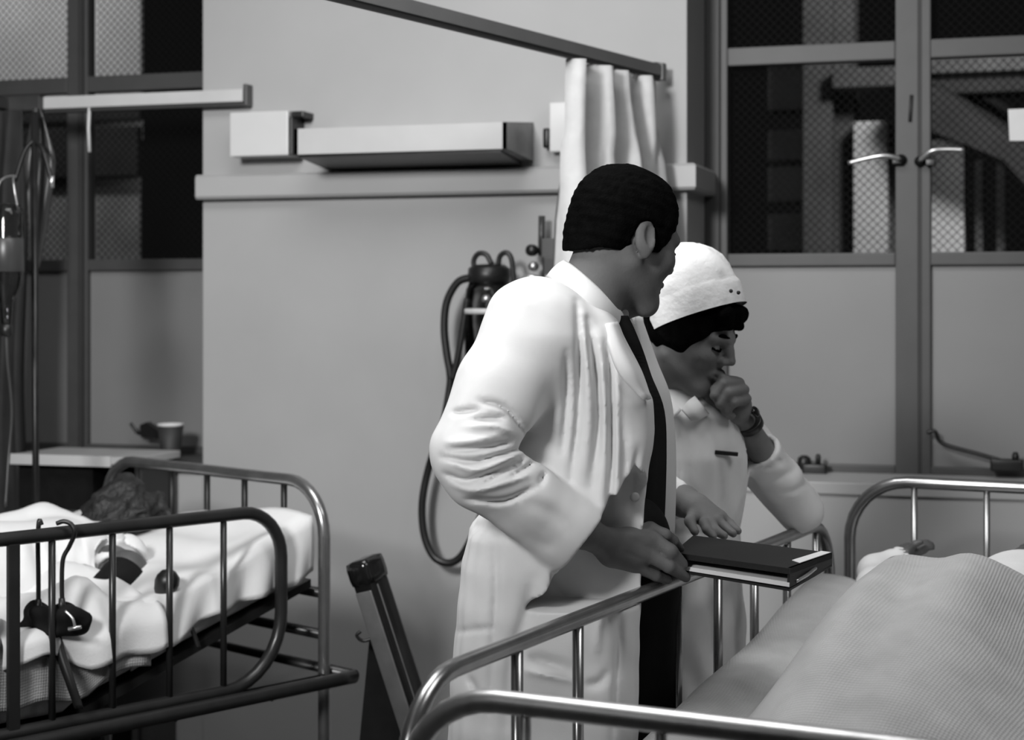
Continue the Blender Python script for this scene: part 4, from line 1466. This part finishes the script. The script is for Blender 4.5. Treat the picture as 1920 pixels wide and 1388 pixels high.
part('lapel', doc, *px_sheet([[(1138, 606, 2.868), (1148, 650, 2.838), (1168, 700, 2.828), (1212, 744, 2.845)],
                              [(1158, 603, 2.905), (1176, 645, 2.885), (1203, 694, 2.870), (1222, 748, 2.872)]], .008), M['coat'])
part('front_panel', doc, *px_sheet([[(1190, 590, 3.15), (1206, 670, 3.15), (1224, 735, 3.14), (1229, 830, 3.13), (1230, 920, 3.12), (1227, 1010, 3.12)],
                                    [(1200, 588, 3.20), (1230, 675, 3.20), (1255, 742, 3.19), (1264, 830, 3.18), (1265, 920, 3.17), (1262, 1010, 3.17)],
                                    [(1201, 588, 3.25), (1232, 680, 3.26), (1256, 745, 3.26), (1266, 830, 3.26), (1266, 920, 3.26), (1263, 1010, 3.26)]], .006), M['coat'])
for (a_, b_) in ((1201, 800), (1189, 932)):
    part('button', doc, *glathe(P(a_, b_, 2.925), [(.007, 0), (.0085, .002), (.0085, .004), (.004, .005)], 14, tuple(to_world(np.array([.3, -1, 0.])))), M['offwhite'])

# collar standing round the neck
e1 = cp(1163, 592, 3.02) - cp(1060, 493, 3.02)
Cc = (cp(1163, 592, 3.02) + cp(1060, 493, 3.02)) / 2
fall = cp(1090, 565, 3.0) - cp(1114, 528, 3.0)
nt2 = 48
G = np.zeros((nt2, 9, 3))
for i in range(nt2):
    t = 2 * math.pi * (i / (nt2 - 1) * .93 + .035)
    for j in range(9):
        v = j / 8
        base = Cc + e1 / 2 * math.cos(t) + np.array([0, .094, 0]) * -math.sin(t)
        fr_ = .5 + .5 * math.cos(t)
        out = np.array([0, -math.sin(t) * .028, 0]) + e1 / np.linalg.norm(e1) * math.cos(t) * .010
        G[i, j] = base + (fall * (1.0 - .35 * fr_) * v + out * math.sin(v * 1.57)) + fall * -.10 * math.sin(v * 3.14)
part('collar', doc, *gsheet(to_world(G), -.006), M['coat'])
# shirt front, tie, dark suit trousers
S_ = Field(cp(1030, 700, 2.85) - .25, cp(1200, 560, 3.2) + np.array([.12, .15, .10]), .004)
S_.cap(cp(1128, 560, 3.03), cp(1110, 640, 3.05), .052, .06, .02)
S_.cap(cp(1150, 640, 3.10), cp(1150, 720, 3.10), .05, .05, .03)
part('shirt', doc, *S_.mesh(), M['coat'])
part('tie', doc, *px_sheet([[(1142, 592, 2.945), (1146, 622, 2.940), (1160, 660, 2.945), (1178, 705, 2.97), (1192, 770, 3.06), (1190, 860, 3.06), (1185, 990, 3.06)],
                            [(1178, 592, 2.965), (1192, 622, 2.970), (1207, 660, 3.00), (1222, 705, 3.12), (1246, 770, 3.13), (1250, 860, 3.13), (1246, 990, 3.13)]], .012), M['black'])
T_ = Field([cp(1060, 0, 3.1)[0], 2.9, .05], [cp(1290, 0, 3.1)[0], 3.50, 1.16], .007)
T_.cap(cp(1170, 1010, 3.10), cp(1185, 1090, 3.12), .085, .085, .03)
T_.chain([cp(1204, 1100, 3.10), cp(1202, 1400, 3.10), [cp(1190, 0, 3.10)[0], 3.12, .09]], [.066, .062, .055], .03)
T_.chain([cp(1150, 1100, 3.26), cp(1150, 1400, 3.28), [cp(1140, 0, 3.28)[0], 3.28, .09]], [.072, .064, .055], .03)
part('trousers', doc, *T_.mesh(), M['black'])
for (x_, y_) in ((cp(1190, 0, 3.10)[0], 3.12), (cp(1140, 0, 3.28)[0], 3.28)):
    Sh = Field([x_ - .13, y_ - .10, -.01], [x_ + .26, y_ + .10, .14], .007)
    Sh.ell((x_ + .08, y_, .040), (.13, .048, .042), 0)
    Sh.cap((x_, y_, .05), (x_, y_, .10), .045, .042, .03)
    Sh.half((0, 0, -1), -.002)
    part('shoe', doc, *Sh.mesh(), M['black_gloss'])

# ------------------------------------------------------------------ the folder he holds
zfo = 1.062
def atz(px, py, z):
    return P(px, py, (EYE - z) * FPX / (py - HY))
N1, N2, F2, F1 = atz(1262, 1036, zfo), atz(1480, 1066, zfo), atz(1560, 1037, zfo), atz(1300, 1004, zfo)
fo = thing('folder', (N1 + F2) / 2 - np.array([0, 0, .05]), 'thick black folder with white label and pages, held over the bed', 'folder')
part('top_cover', fo, *gslab([N1, N2, F2, F1], (0, 0, -.010)), M['folder'], False)
ins = lambda p, k: p + ((N1 + N2 + F2 + F1) / 4 - p) * k
dz_ = np.array([0, 0, 1.0])
part('bottom_cover', fo, *gslab([N1 - dz_ * .030, N2 - dz_ * .034, F2 - dz_ * .020, F1 - dz_ * .020], (0, 0, -.004)), M['folder'], False)
part('page_stack', fo, *gslab([ins(N1, -.00) - dz_ * .0215, ins(N2, -.0) - dz_ * .024, ins(F2, .05) - dz_ * .013, ins(F1, .05) - dz_ * .013], (0, 0, -.007)), M['paper'], False)
part('spine', fo, *gslab([N2 + (F2 - N2) * .02, N2 - dz_ * .032, F2 - dz_ * .022, F2], (N1 - N2) * .02), M['folder'], False)
lab = lambda a, b: N1 + (N2 - N1) * a + (F1 + (F2 - F1) * a - (N1 + (N2 - N1) * a)) * b
part('label', fo, *gslab([lab(.90, .36) + dz_ * .0015, lab(.985, .28) + dz_ * .0015, lab(.995, .99) + dz_ * .0015, lab(.93, .99) + dz_ * .0015], (0, 0, -.001)), M['paper'], False)
part('spring_clip', fo, *gtube(smooth_path([N2 + (F2 - N2) * .15 - dz_ * .026, N2 + (F2 - N2) * .35 - dz_ * .020 + (N2 - N1) * .02, N2 + (F2 - N2) * .6 - dz_ * .016], 6), .003, 8), M['chrome'])

# ------------------------------------------------------------------ the nurse
nur = thing('person', P(1300, 1388, 3.58) * np.array([1, 1, 0]), 'woman in white cap and pale uniform, chin on her fist, leaning on the bed rail', 'person')
nc = cp(1293, 631, 3.50)
NR = rot(-32, 18, 0)
B = Field([cp(1180, 0, 3.4)[0], 3.15, 1.00], [cp(1545, 0, 3.8)[0], 3.86, 1.60], .0031)
add_head(B, nc, NR, .92, fem=True, ears=False)
B.cap(cp(1262, 700, 3.53), cp(1250, 780, 3.58), .048, .075, .04)
B.cap(cp(1230, 770, 3.56), cp(1370, 790, 3.64), .055, .05, .04)
B.cap(cp(1290, 790, 3.6), cp(1300, 960, 3.6), .09, .09, .05)
# her left arm: elbow on the rail, fist at the chin
B.chain([cp(1372, 800, 3.66), cp(1506, 966, 3.73)], [.042, .034], .02)
B.chain([cp(1506, 964, 3.72), cp(1440, 868, 3.61), cp(1398, 796, 3.53)], [.034, .031, .0245], .012)
B.ell(cp(1378, 758, 3.495), (.034, .026, .040), .02, R=rot(0, -25, 0))
for a_ in ([(1380, 716, 3.485), (1357, 712, 3.455), (1340, 731, 3.445), (1346, 746, 3.46)], [(1386, 718, 3.475), (1356, 720, 3.44), (1340, 742, 3.435), (1350, 756, 3.45)],
           [(1395, 731, 3.47), (1366, 737, 3.435), (1350, 757, 3.435), (1362, 768, 3.45)], [(1399, 748, 3.475), (1374, 755, 3.44), (1361, 771, 3.445), (1372, 780, 3.46)]):
    B.chain([cp(*q) for q in a_], [.0115, .0105, .0095, .0085], .004)
B.chain([cp(1384, 785, 3.51), cp(1352, 772, 3.485), cp(1326, 752, 3.48)], [.014, .011, .009], .01)
# her right arm, hand on the folder
B.chain([cp(1235, 790, 3.52), cp(1205, 920, 3.44), cp(1282, 940, 3.36), cp(1302, 952, 3.33)], [.044, .038, .028, .022], .02)
B.cap(cp(1302, 952, 3.33), cp(1343, 974, 3.30), .022, .012, .014)
B.cap(cp(1303, 958, 3.32), cp(1331, 982, 3.285), .022, .012, .014)
B.cap(cp(1312, 946, 3.33), cp(1352, 968, 3.315), .018, .011, .014)
B.chain([cp(1343, 974, 3.30), cp(1358, 988, 3.29), cp(1375, 1001, 3.27)], [.011, .0095, .0078], .004)
B.chain([cp(1331, 980, 3.285), cp(1341, 995, 3.27), cp(1358, 1005, 3.26)], [.0115, .0100, .0080], .004)
B.chain([cp(1352, 968, 3.315), cp(1368, 982, 3.31), cp(1384, 996, 3.29)], [.0105, .009, .0075], .004)
B.chain([cp(1320, 980, 3.275), cp(1326, 994, 3.26), cp(1338, 1006, 3.25)], [.0105, .009, .0075], .004)
B.chain([cp(1302, 962, 3.31), cp(1293, 978, 3.28), cp(1303, 997, 3.26)], [.0125, .010, .0085], .006)
part('body', nur, *B.mesh(), M['skin_lifted'])

# hair under the cap, brows and lashes
H = Field(nc - .16, nc + .16, .0030)
H.frame(NR, nc, .92)
H.ell((-.012, 0, .038), (.108, .090, .098), 0)
H.cap((.080, -.040, .078), (.080, .040, .078), .022, k=.02)
curl_strands(H, 9, 40, (-.012, 0, .038), (.106, .088, .096), -.5, .6, .008)
H.ell((.120, 0, -.040), (.098, .120, .092), .006, 's')
H.ell((.040, 0, -.105), (.12, .15, .075), .006, 's')
for s in (-1, 1):
    H.chain([(.092, s * .010, .070), (.098, s * .028, .056), (.086, s * .050, .046)], [.009, .007, .005], .004)
H.chain([(.030, -.078, .050), (.036, -.074, .015), (.026, -.073, -.006)], [.014, .010, .006], .008)
H.chain([(.000, -.082, .030), (.008, -.080, -.012)], [.014, .008], .008)
H.frame()
H.near(.012); H.wobble(.0022, 100, 5); H.done()
part('hair', nur, *H.mesh(), M['hair'])
for s in (-1, 1):
    T3 = lambda q: to_world(NR @ (np.array(q) * .92) + nc)
    part('eyebrow', nur, *gtube(smooth_path([T3((.080, s * .050, .026)), T3((.092, s * .034, .032)), T3((.0985, s * .014, .028))], 6), np.concatenate([np.linspace(.0018, .0040, 7), np.linspace(.0040, .0030, 6)]), 8), M['hair'])
    part('lashes_socket_shade', nur, *gtube(smooth_path([T3((.0815, s * .048, .001)), T3((.0915, s * .031, -.003)), T3((.0880, s * .017, -.001))], 6), .0027, 8), M['hair'])  # lashes thickened to stand in for eye-socket shade as well

# cap: a soft crown on a folded band
cA, cB = cp(1222, 623, 3.50), cp(1402, 566, 3.47)
cen_ = (cA + cB) / 2
ux = (cB - cA); La = np.linalg.norm(ux) / 2; ux /= np.linalg.norm(ux)
nz_ = np.array([-ux[2], 0, ux[0]]); nz_ /= np.linalg.norm(nz_)
nz_ = nz_ + np.array([0, .16, 0]); nz_ /= np.linalg.norm(nz_)
uy = np.cross(nz_, ux)
prof = [(0.0, .985, 0), (.02, 1.0, 0), (.040, 1.0, 0), (.050, .995, -.001), (.053, .985, -.002), (.058, .985, -.003), (.085, .965, -.006), (.108, .90, -.008), (.128, .78, -.010), (.143, .58, -.010), (.151, .34, -.010), (.154, .12, -.010), (.154, .01, -.010)]
nt3 = 64
G = np.zeros((nt3, len(prof), 3))
for i in range(nt3):
    a = 2 * math.pi * i / nt3
    for j, (h, r, sh_) in enumerate(prof):
        wob = 1 + (.014 * math.sin(5 * a + j) + .010 * math.sin(11 * a + 2 * j)) * (1 if j > 4 else 0)
        G[i, j] = cen_ + ux * (La * r * wob * math.cos(a) + sh_) + uy * (.092 * r * wob * math.sin(a)) + nz_ * (h + (.004 * math.sin(7 * a) if j > 5 else 0))
Vc, Qc = ggrid(to_world(G), closed_u=True)
part('cap', nur, Vc, [q[::-1] for q in Qc], M['cap'])
for q in ((1370, 546), (1384, 549)):
    part('cap_stud', nur, *glathe(P(*q, 3.395), [(.003, 0), (.0042, .002), (.002, .004)], 10, tuple(to_world(np.array([.2, -1, .1])))), M['frame_dark'])

# dress with sleeves
C = Field([cp(1150, 0, 3.6)[0], 3.28, .42], [cp(1550, 0, 3.8)[0], 3.90, 1.44], .0052)
C.loft([ringrow(700, 1218, 1296, 3.57, .07), ringrow(735, 1195, 1345, 3.59, .12), ringrow(775, 1178, 1385, 3.60, .155), ringrow(850, 1182, 1405, 3.60, .16), ringrow(920, 1196, 1399, 3.60, .15),
        ringrow(985, 1206, 1384, 3.60, .14), ringrow(1050, 1196, 1388, 3.60, .16), ringrow(1150, 1182, 1394, 3.60, .18), ringrow(1388, 1168, 1402, 3.60, .20), ringrow(1540, 1160, 1406, 3.60, .21)], 0, p=2.2)
C.chain([cp(1370, 798, 3.66), cp(1500, 958, 3.735)], [.060, .050], .03)
C.chain([cp(1502, 955, 3.72), cp(1462, 900, 3.65), cp(1424, 843, 3.59)], [.0485, .046, .044], .012)
C.chain([cp(1240, 785, 3.53), cp(1208, 905, 3.46), cp(1262, 935, 3.38)], [.060, .050, .042], .03)
# sleeve ends
for (p_, q_, r_) in ((cp(1424, 843, 3.59), cp(1380, 775, 3.51), .07),):
    ax2 = (q_ - p_); ax2 /= np.linalg.norm(ax2)
    sl, X, Y, Z = C.block(p_ - .08, p_ + .10)
    dc = (X - p_[0]) * ax2[0] + (Y - p_[1]) * ax2[1] + (Z - p_[2]) * ax2[2]
    ball = np.sqrt((X - p_[0]) ** 2 + (Y - p_[1]) ** 2 + (Z - p_[2]) ** 2) - .075
    C.op(sl, np.maximum(-dc, np.maximum(ball, Y - 3.68)).astype(np.float32), np.float32(0), 's')
    C.cap(p_ - ax2 * .010, p_ + ax2 * .05, .033, .036, .002, 's')
C.near(.03)
for q in ([(1440, 905), (1465, 895), (1490, 880)], [(1430, 880), (1450, 872)], [(1460, 925), (1490, 920), (1510, 905)], [(1455, 860), (1468, 872)]):
    C.crease(q, .006, 6, dmax=3.72)
for q in ([(1330, 800), (1345, 860), (1350, 940), (1340, 990)], [(1385, 850), (1378, 920), (1360, 985)], [(1290, 800), (1296, 900), (1300, 985)]):
    C.crease(q, .005, 9, dmax=3.6)
C.crease([(1270, 775), (1272, 880), (1278, 1000)], .003, 4, dmax=3.6)
for q in ([(1320, 1010), (1330, 1150), (1345, 1388)], [(1270, 1010), (1262, 1150), (1250, 1388)], [(1360, 1020), (1375, 1200), (1385, 1388)]):
    C.crease(q, .012, 14, dmax=3.65)
C.wobble(.0015, 40, 8)
C.done()
part('dress', nur, *C.mesh(), M['dress'])
# collar flaps
part('collar', nur, *px_sheet([[(1206, 683, 3.545), (1232, 715, 3.49), (1258, 744, 3.455), (1277, 768, 3.435)], [(1209, 712, 3.52), (1226, 745, 3.47), (1243, 770, 3.44), (1262, 784, 3.425)]], -.006), M['coat'])
part('collar', nur, *px_sheet([[(1278, 768, 3.435), (1290, 752, 3.44), (1303, 742, 3.455)], [(1296, 790, 3.43), (1312, 786, 3.43), (1330, 776, 3.445)]], -.006), M['coat'])
pen = part('pen_clip', nur, *gbox_frame(P(1362, 850, 3.452), to_world(np.array([[1, 0.05, -.10], [0, 1, 0], [.10, 0, 1]])), (.0235, .004, .0042), .0015), M['rubber'])
# wrist watch
wa, wb_ = cp(1388, 806, 3.50), cp(1418, 782, 3.55)
wcen = cp(1404, 795, 3.53); wax = (cp(1398, 786, 3.52) - cp(1420, 828, 3.565)); wax /= np.linalg.norm(wax)
wt = part('watch_strap', nur, *glathe(to_world(wcen - wax * .008), [(.0275, 0), (.0300, .001), (.0300, .016), (.0275, .017)], 24, tuple(to_world(wax))), M['rubber'])
part('watch_dial', wt, *glathe(P(1413, 774, 3.50), [(.010, 0), (.0125, .002), (.0125, .006), (.009, .009)], 18, tuple(to_world(np.array([.75, -.5, .45])))), M['black_gloss'])
# stockinged legs and shoes
T_ = Field([cp(1180, 0, 3.6)[0], 3.4, .02], [cp(1400, 0, 3.6)[0], 3.85, .62], .007)
for x_, y_ in ((1250, 3.56), (1310, 3.66)):
    T_.chain([cp(x_, 1480, y_), [cp(x_, 0, y_)[0], y_, .28], [cp(x_, 0, y_)[0], y_, .08]], [.06, .052, .034], .02)
part('stockings', nur, *T_.mesh(), M['skin_lifted'])
for x_, y_ in ((1250, 3.56), (1310, 3.66)):
    xx = cp(x_, 0, y_)[0]
    Sh = Field([xx - .11, y_ - .08, -.01], [xx + .22, y_ + .08, .10], .006)
    Sh.ell((xx + .06, y_, .035), (.11, .040, .036), 0)
    Sh.cap((xx, y_, .04), (xx, y_, .07), .036, .035, .02)
    Sh.half((0, 0, -1), -.002)
    part('shoe', nur, *Sh.mesh(), M['white'])

# ------------------------------------------------------------------ patient in the left bed
pa = thing('person', TL(-.35, -.5, .78), 'patient in white gown lying turned away in the left bed, dark cuff on the arm', 'person')
phc = cp(228, 1002, 4.36)
PRt = rot(62, 8, 25)
B = Field([cp(-160, 0, 4.2)[0], 3.60, .74], [cp(335, 0, 4.4)[0], 4.62, 1.16], .0050)
add_head(B, phc, PRt, .95, fem=True, neck=False)
B.chain([cp(215, 1000, 4.32), cp(170, 1050, 4.22), cp(0, 1085, 4.05), cp(-120, 1110, 3.95)], [.05, .075, .10, .11], .04)
B.chain([cp(190, 1050, 4.12), cp(236, 1075, 4.00), cp(205, 1118, 3.93), cp(150, 1150, 3.86)], [.05, .046, .040, .030], .03)
B.ell(cp(132, 1160, 3.845), (.045, .03, .02), .02)
for k_ in range(4):
    B.chain([cp(118, 1150 + 9 * k_, 3.84), cp(90, 1160 + 9 * k_, 3.83), cp(72, 1172 + 8 * k_, 3.83)], [.011, .010, .008], .004)
B.chain([cp(140, 1150, 3.83), cp(118, 1142, 3.81), cp(100, 1146, 3.80)], [.012, .010, .008], .006)
part('body', pa, *B.mesh(), M['skin_dark'])
H = Field(phc - .17, phc + .19, .0042)
H.frame(PRt, phc, .95)
H.ell((-.022, 0, .035), (.115, .098, .105), 0)
H.ell((-.03, .02, .13), (.040, .036, .030), .02)
H.ell((-.075, 0, -.04), (.055, .07, .07), .03)
curl_strands(H, 21, 90, (-.022, 0, .035), (.110, .092, .100), -.9, .98, .009)
H.ell((.115, 0, -.035), (.092, .13, .11), .006, 's')
H.frame()
H.cap(cp(298, 930, 4.36), cp(318, 968, 4.34), .014, .006, .02)
H.chain([cp(222, 918, 4.36), cp(236, 908, 4.36), cp(252, 916, 4.36)], [.018, .020, .018], .012)
H.near(.015); H.wobble(.005, 70, 6); H.done()
part('hair', pa, *H.mesh(), M['hair_brown'])
G_ = Field([cp(-170, 0, 4.2)[0], 3.62, .76], [cp(330, 0, 4.4)[0], 4.56, 1.14], .0055)
G_.chain([cp(185, 1045, 4.24), cp(90, 1068, 4.14), cp(0, 1085, 4.05), cp(-130, 1110, 3.95)], [.085, .115, .125, .13], .05)
G_.chain([cp(-80, 1008, 4.10), cp(20, 1003, 4.16), cp(80, 984, 4.22), cp(110, 988, 4.22)], [.045, .045, .048, .035], .035)
G_.chain([cp(108, 985, 4.20), cp(150, 984, 4.20)], [.026, .012], .02)
G_.chain([cp(190, 1062, 4.12), cp(222, 1052, 4.04)], [.075, .066], .04)
# sleeve end
p_ = cp(228, 1060, 4.02); ax2 = cp(240, 1098, 3.98) - cp(205, 1020, 4.08); ax2 /= np.linalg.norm(ax2)
sl, X, Y, Z = G_.block(p_ - .12, p_ + .12)
dc = (X - p_[0]) * ax2[0] + (Y - p_[1]) * ax2[1] + (Z - p_[2]) * ax2[2]
ball = np.sqrt((X - p_[0]) ** 2 + (Y - p_[1]) ** 2 + (Z - p_[2]) ** 2) - .11
G_.op(sl, np.maximum(-dc, np.maximum(ball, Y - 4.10)).astype(np.float32), np.float32(0), 's')
G_.cap(p_ - ax2 * .02, p_ + ax2 * .06, .052, .06, .004, 's')
G_.near(.03)
for q in ([(60, 1010), (75, 1060), (80, 1120)], [(100, 1010), (110, 1070), (105, 1120)], [(150, 1000), (165, 1040), (172, 1080)], [(185, 1030), (210, 1010), (235, 1002)], [(30, 1010), (35, 1080)]):
    G_.crease(q, .012, 9, dmax=4.2)
for q in ([(85, 1010), (93, 1065), (92, 1120)], [(130, 1005), (140, 1060)], [(178, 1052), (215, 1042), (262, 1048)]):
    G_.crease(q, -.008, 8, dmax=4.2)
G_.wobble(.004, 30, 11); G_.done()
part('gown', pa, *G_.mesh(), M['gown'])

# blood-pressure cuff on the arm with bulb and tube
cfa, cfb = cp(240, 1078, 3.985), cp(205, 1116, 3.925)
o = thing('blood_pressure_cuff', to_world((cfa + cfb) / 2), 'dark blood pressure cuff with rubber bulb on the left patient\'s arm', 'cuff')
dcf = (cfb - cfa) / np.linalg.norm(cfb - cfa)
part('cuff', o, *glathe(to_world(cfa), [(.046, 0), (.054, .003), (.057, .02), (.055, np.linalg.norm(cfb - cfa) - .003), (.045, np.linalg.norm(cfb - cfa))], 24, tuple(to_world(dcf))), M['black'])
bd = to_world(np.array([.45, 0, .9]))
part('bulb', o, *glathe(P(301, 1116, 3.825) , [(.006, -.012), (.012, -.002), (.020, .008), (.027, .026), (.0275, .038), (.022, .052), (.010, .060), (.002, .062)], 20, tuple(bd)), M['rubber'])
part('valve', o, *glathe(P(293, 1126, 3.822), [(.007, 0), (.008, .004), (.006, .014)], 12, tuple(bd)), M['chrome'])
part('tube', o, *gtube(smooth_path([P(262, 1112, 3.90), P(276, 1128, 3.85), P(300, 1145, 3.83), P(330, 1150, 3.835), P(352, 1166, 3.84), P(364, 1190, 3.845), P(372, 1215, 3.845)], 8), .0055, 10), M['rubber'])

# dark recorder box hanging from the rail by two cords
rd = thing('monitor_box', P(105, 1190, 3.58), 'black box hanging by two cords from the shaded bed rail on the left', 'box')
Bx = Field([cp(30, 0, 3.58)[0], 3.50, EYE - (1215 - HY) / FPX * 3.58], [cp(190, 0, 3.58)[0], 3.68, EYE - (1120 - HY) / FPX * 3.58], .004)
Bx.chain([cp(72, 1163, 3.59), cp(130, 1165, 3.59)], [.030, .026], .02)
Bx.ell(cp(98, 1160, 3.585), (.055, .03, .030), .02)
Bx.ell(cp(150, 1168, 3.60), (.03, .025, .02), .02)
Bx.near(.02); Bx.wobble(.008, 60, 17); Bx.done()
part('box', rd, *Bx.mesh(), M['black'])
for pp in ([(72, 1150), (72, 1080), (71, 1020), (72, 990), (74, 976), (78, 985)], [(118, 1150), (116, 1100), (118, 1050), (130, 1025), (140, 1000), (134, 984), (120, 978), (106, 982)]):
    part('cord', rd, *gtube(smooth_path([P(a_, b_, 3.575 if b_ > 1000 else 3.56) for a_, b_ in pp], 6), .005, 8), M['rubber'])
for q in ((72, 1152), (116, 1150)):
    part('plug', rd, *gtube([P(q[0], q[1] - 28, 3.575), P(q[0], q[1], 3.575)], [.0065, .009], 10), M['rubber'])
part('metal_clip', rd, *gtube(smooth_path([P(122, 1146, 3.555), P(136, 1160, 3.55), P(141, 1178, 3.55)], 6), .003, 8), M['chrome'])
part('metal_clip', rd, *gtube([P(128, 1180, 3.55), P(152, 1176, 3.55)], .004, 8), M['chrome'])
part('strap', rd, *px_sheet([[(92, 1185, 3.58), (104, 1230, 3.57), (122, 1280, 3.56), (140, 1330, 3.56)], [(112, 1185, 3.58), (124, 1230, 3.57), (140, 1280, 3.56), (156, 1330, 3.56)]], .006), M['rubber'])

# ------------------------------------------------------------------ patient in the right bed (mostly hidden)
pb = thing('person', TR(1.2, .45, .70), 'patient under the humped blanket in the right bed, sleeved arm showing', 'person')
phc = to_world_inv = None
c_h = np.array([-0.0804, 2.34, 0]) + np.array([math.sin(math.radians(26.9)), math.cos(math.radians(26.9)), 0]) * 1.66 + np.array([math.cos(math.radians(26.9)), -math.sin(math.radians(26.9)), 0]) * .50 + np.array([0, 0, .905])
e_s = np.array([math.sin(math.radians(26.9)), math.cos(math.radians(26.9)), 0]); e_v = np.array([math.cos(math.radians(26.9)), -math.sin(math.radians(26.9)), 0])
Rp = np.array([[0, 0, 1.0], [0, 0, 0], [0, 0, 0]])
Rp = np.stack([np.array([0, 0, 1.0]), e_v * -1.0, e_s], 1)     # face up, crown towards the head of the bed
Rp[:, 1] = np.cross(Rp[:, 2], Rp[:, 0])
B = Field(c_h - np.array([.75, 1.1, .25]), c_h + np.array([.35, .30, .22]), .0055)
add_head(B, c_h, Rp, .95, neck=True)
B.cap(c_h - e_s * .20 - [0, 0, .02], c_h - e_s * .70 - [0, 0, .06], .10, .11, .05)
arm = [c_h - e_s * .24 - e_v * .18 - [0, 0, .05], cp(1640, 1098, 3.66), cp(1690, 1050, 3.78), cp(1704, 1036, 3.79)]
B.chain(arm, [.045, .032, .024, .021], .02)
B.ell(cp(1712, 1032, 3.79), (.034, .026, .012), .012)
for k_ in range(4):
    B.chain([cp(1718, 1030 - 2 * k_, 3.775 + .012 * k_), cp(1736, 1024 - 2 * k_, 3.77 + .012 * k_), cp(1748, 1028 - 2 * k_, 3.77 + .012 * k_)], [.009, .008, .007], .003)
B.chain([cp(1706, 1030, 3.765), cp(1716, 1020, 3.75), cp(1728, 1016, 3.745)], [.010, .008, .007], .004)
part('body', pb, *B.mesh(), M['skin_dark'])
H = Field(c_h - .17, c_h + .17, .005)
H.frame(Rp, c_h, .95)
H.ell((-.016, 0, .042), (.106, .088, .100), 0)
H.ell((.118, 0, -.035), (.092, .14, .112), .006, 's')
H.ell((.03, 0, -.095), (.10, .15, .075), .006, 's')
H.frame()
H.near(.015); H.wobble(.004, 80, 13); H.done()
part('hair', pb, *H.mesh(), M['hair'])
G_ = Field(c_h - np.array([.75, 1.1, .22]), c_h + np.array([.3, .2, .18]), .006)
G_.cap(c_h - e_s * .22 - [0, 0, .02], c_h - e_s * .70 - [0, 0, .06], .125, .13, .05)
G_.chain([arm[0], arm[1], cp(1640, 1072, 3.74), cp(1686, 1052, 3.775)], [.06, .036, .034, .032], .02)
G_.cap(cp(1684, 1051, 3.775), cp(1704, 1044, 3.79), .024, .028, .002, 's')
part('gown', pb, *G_.mesh(), M['gown'])
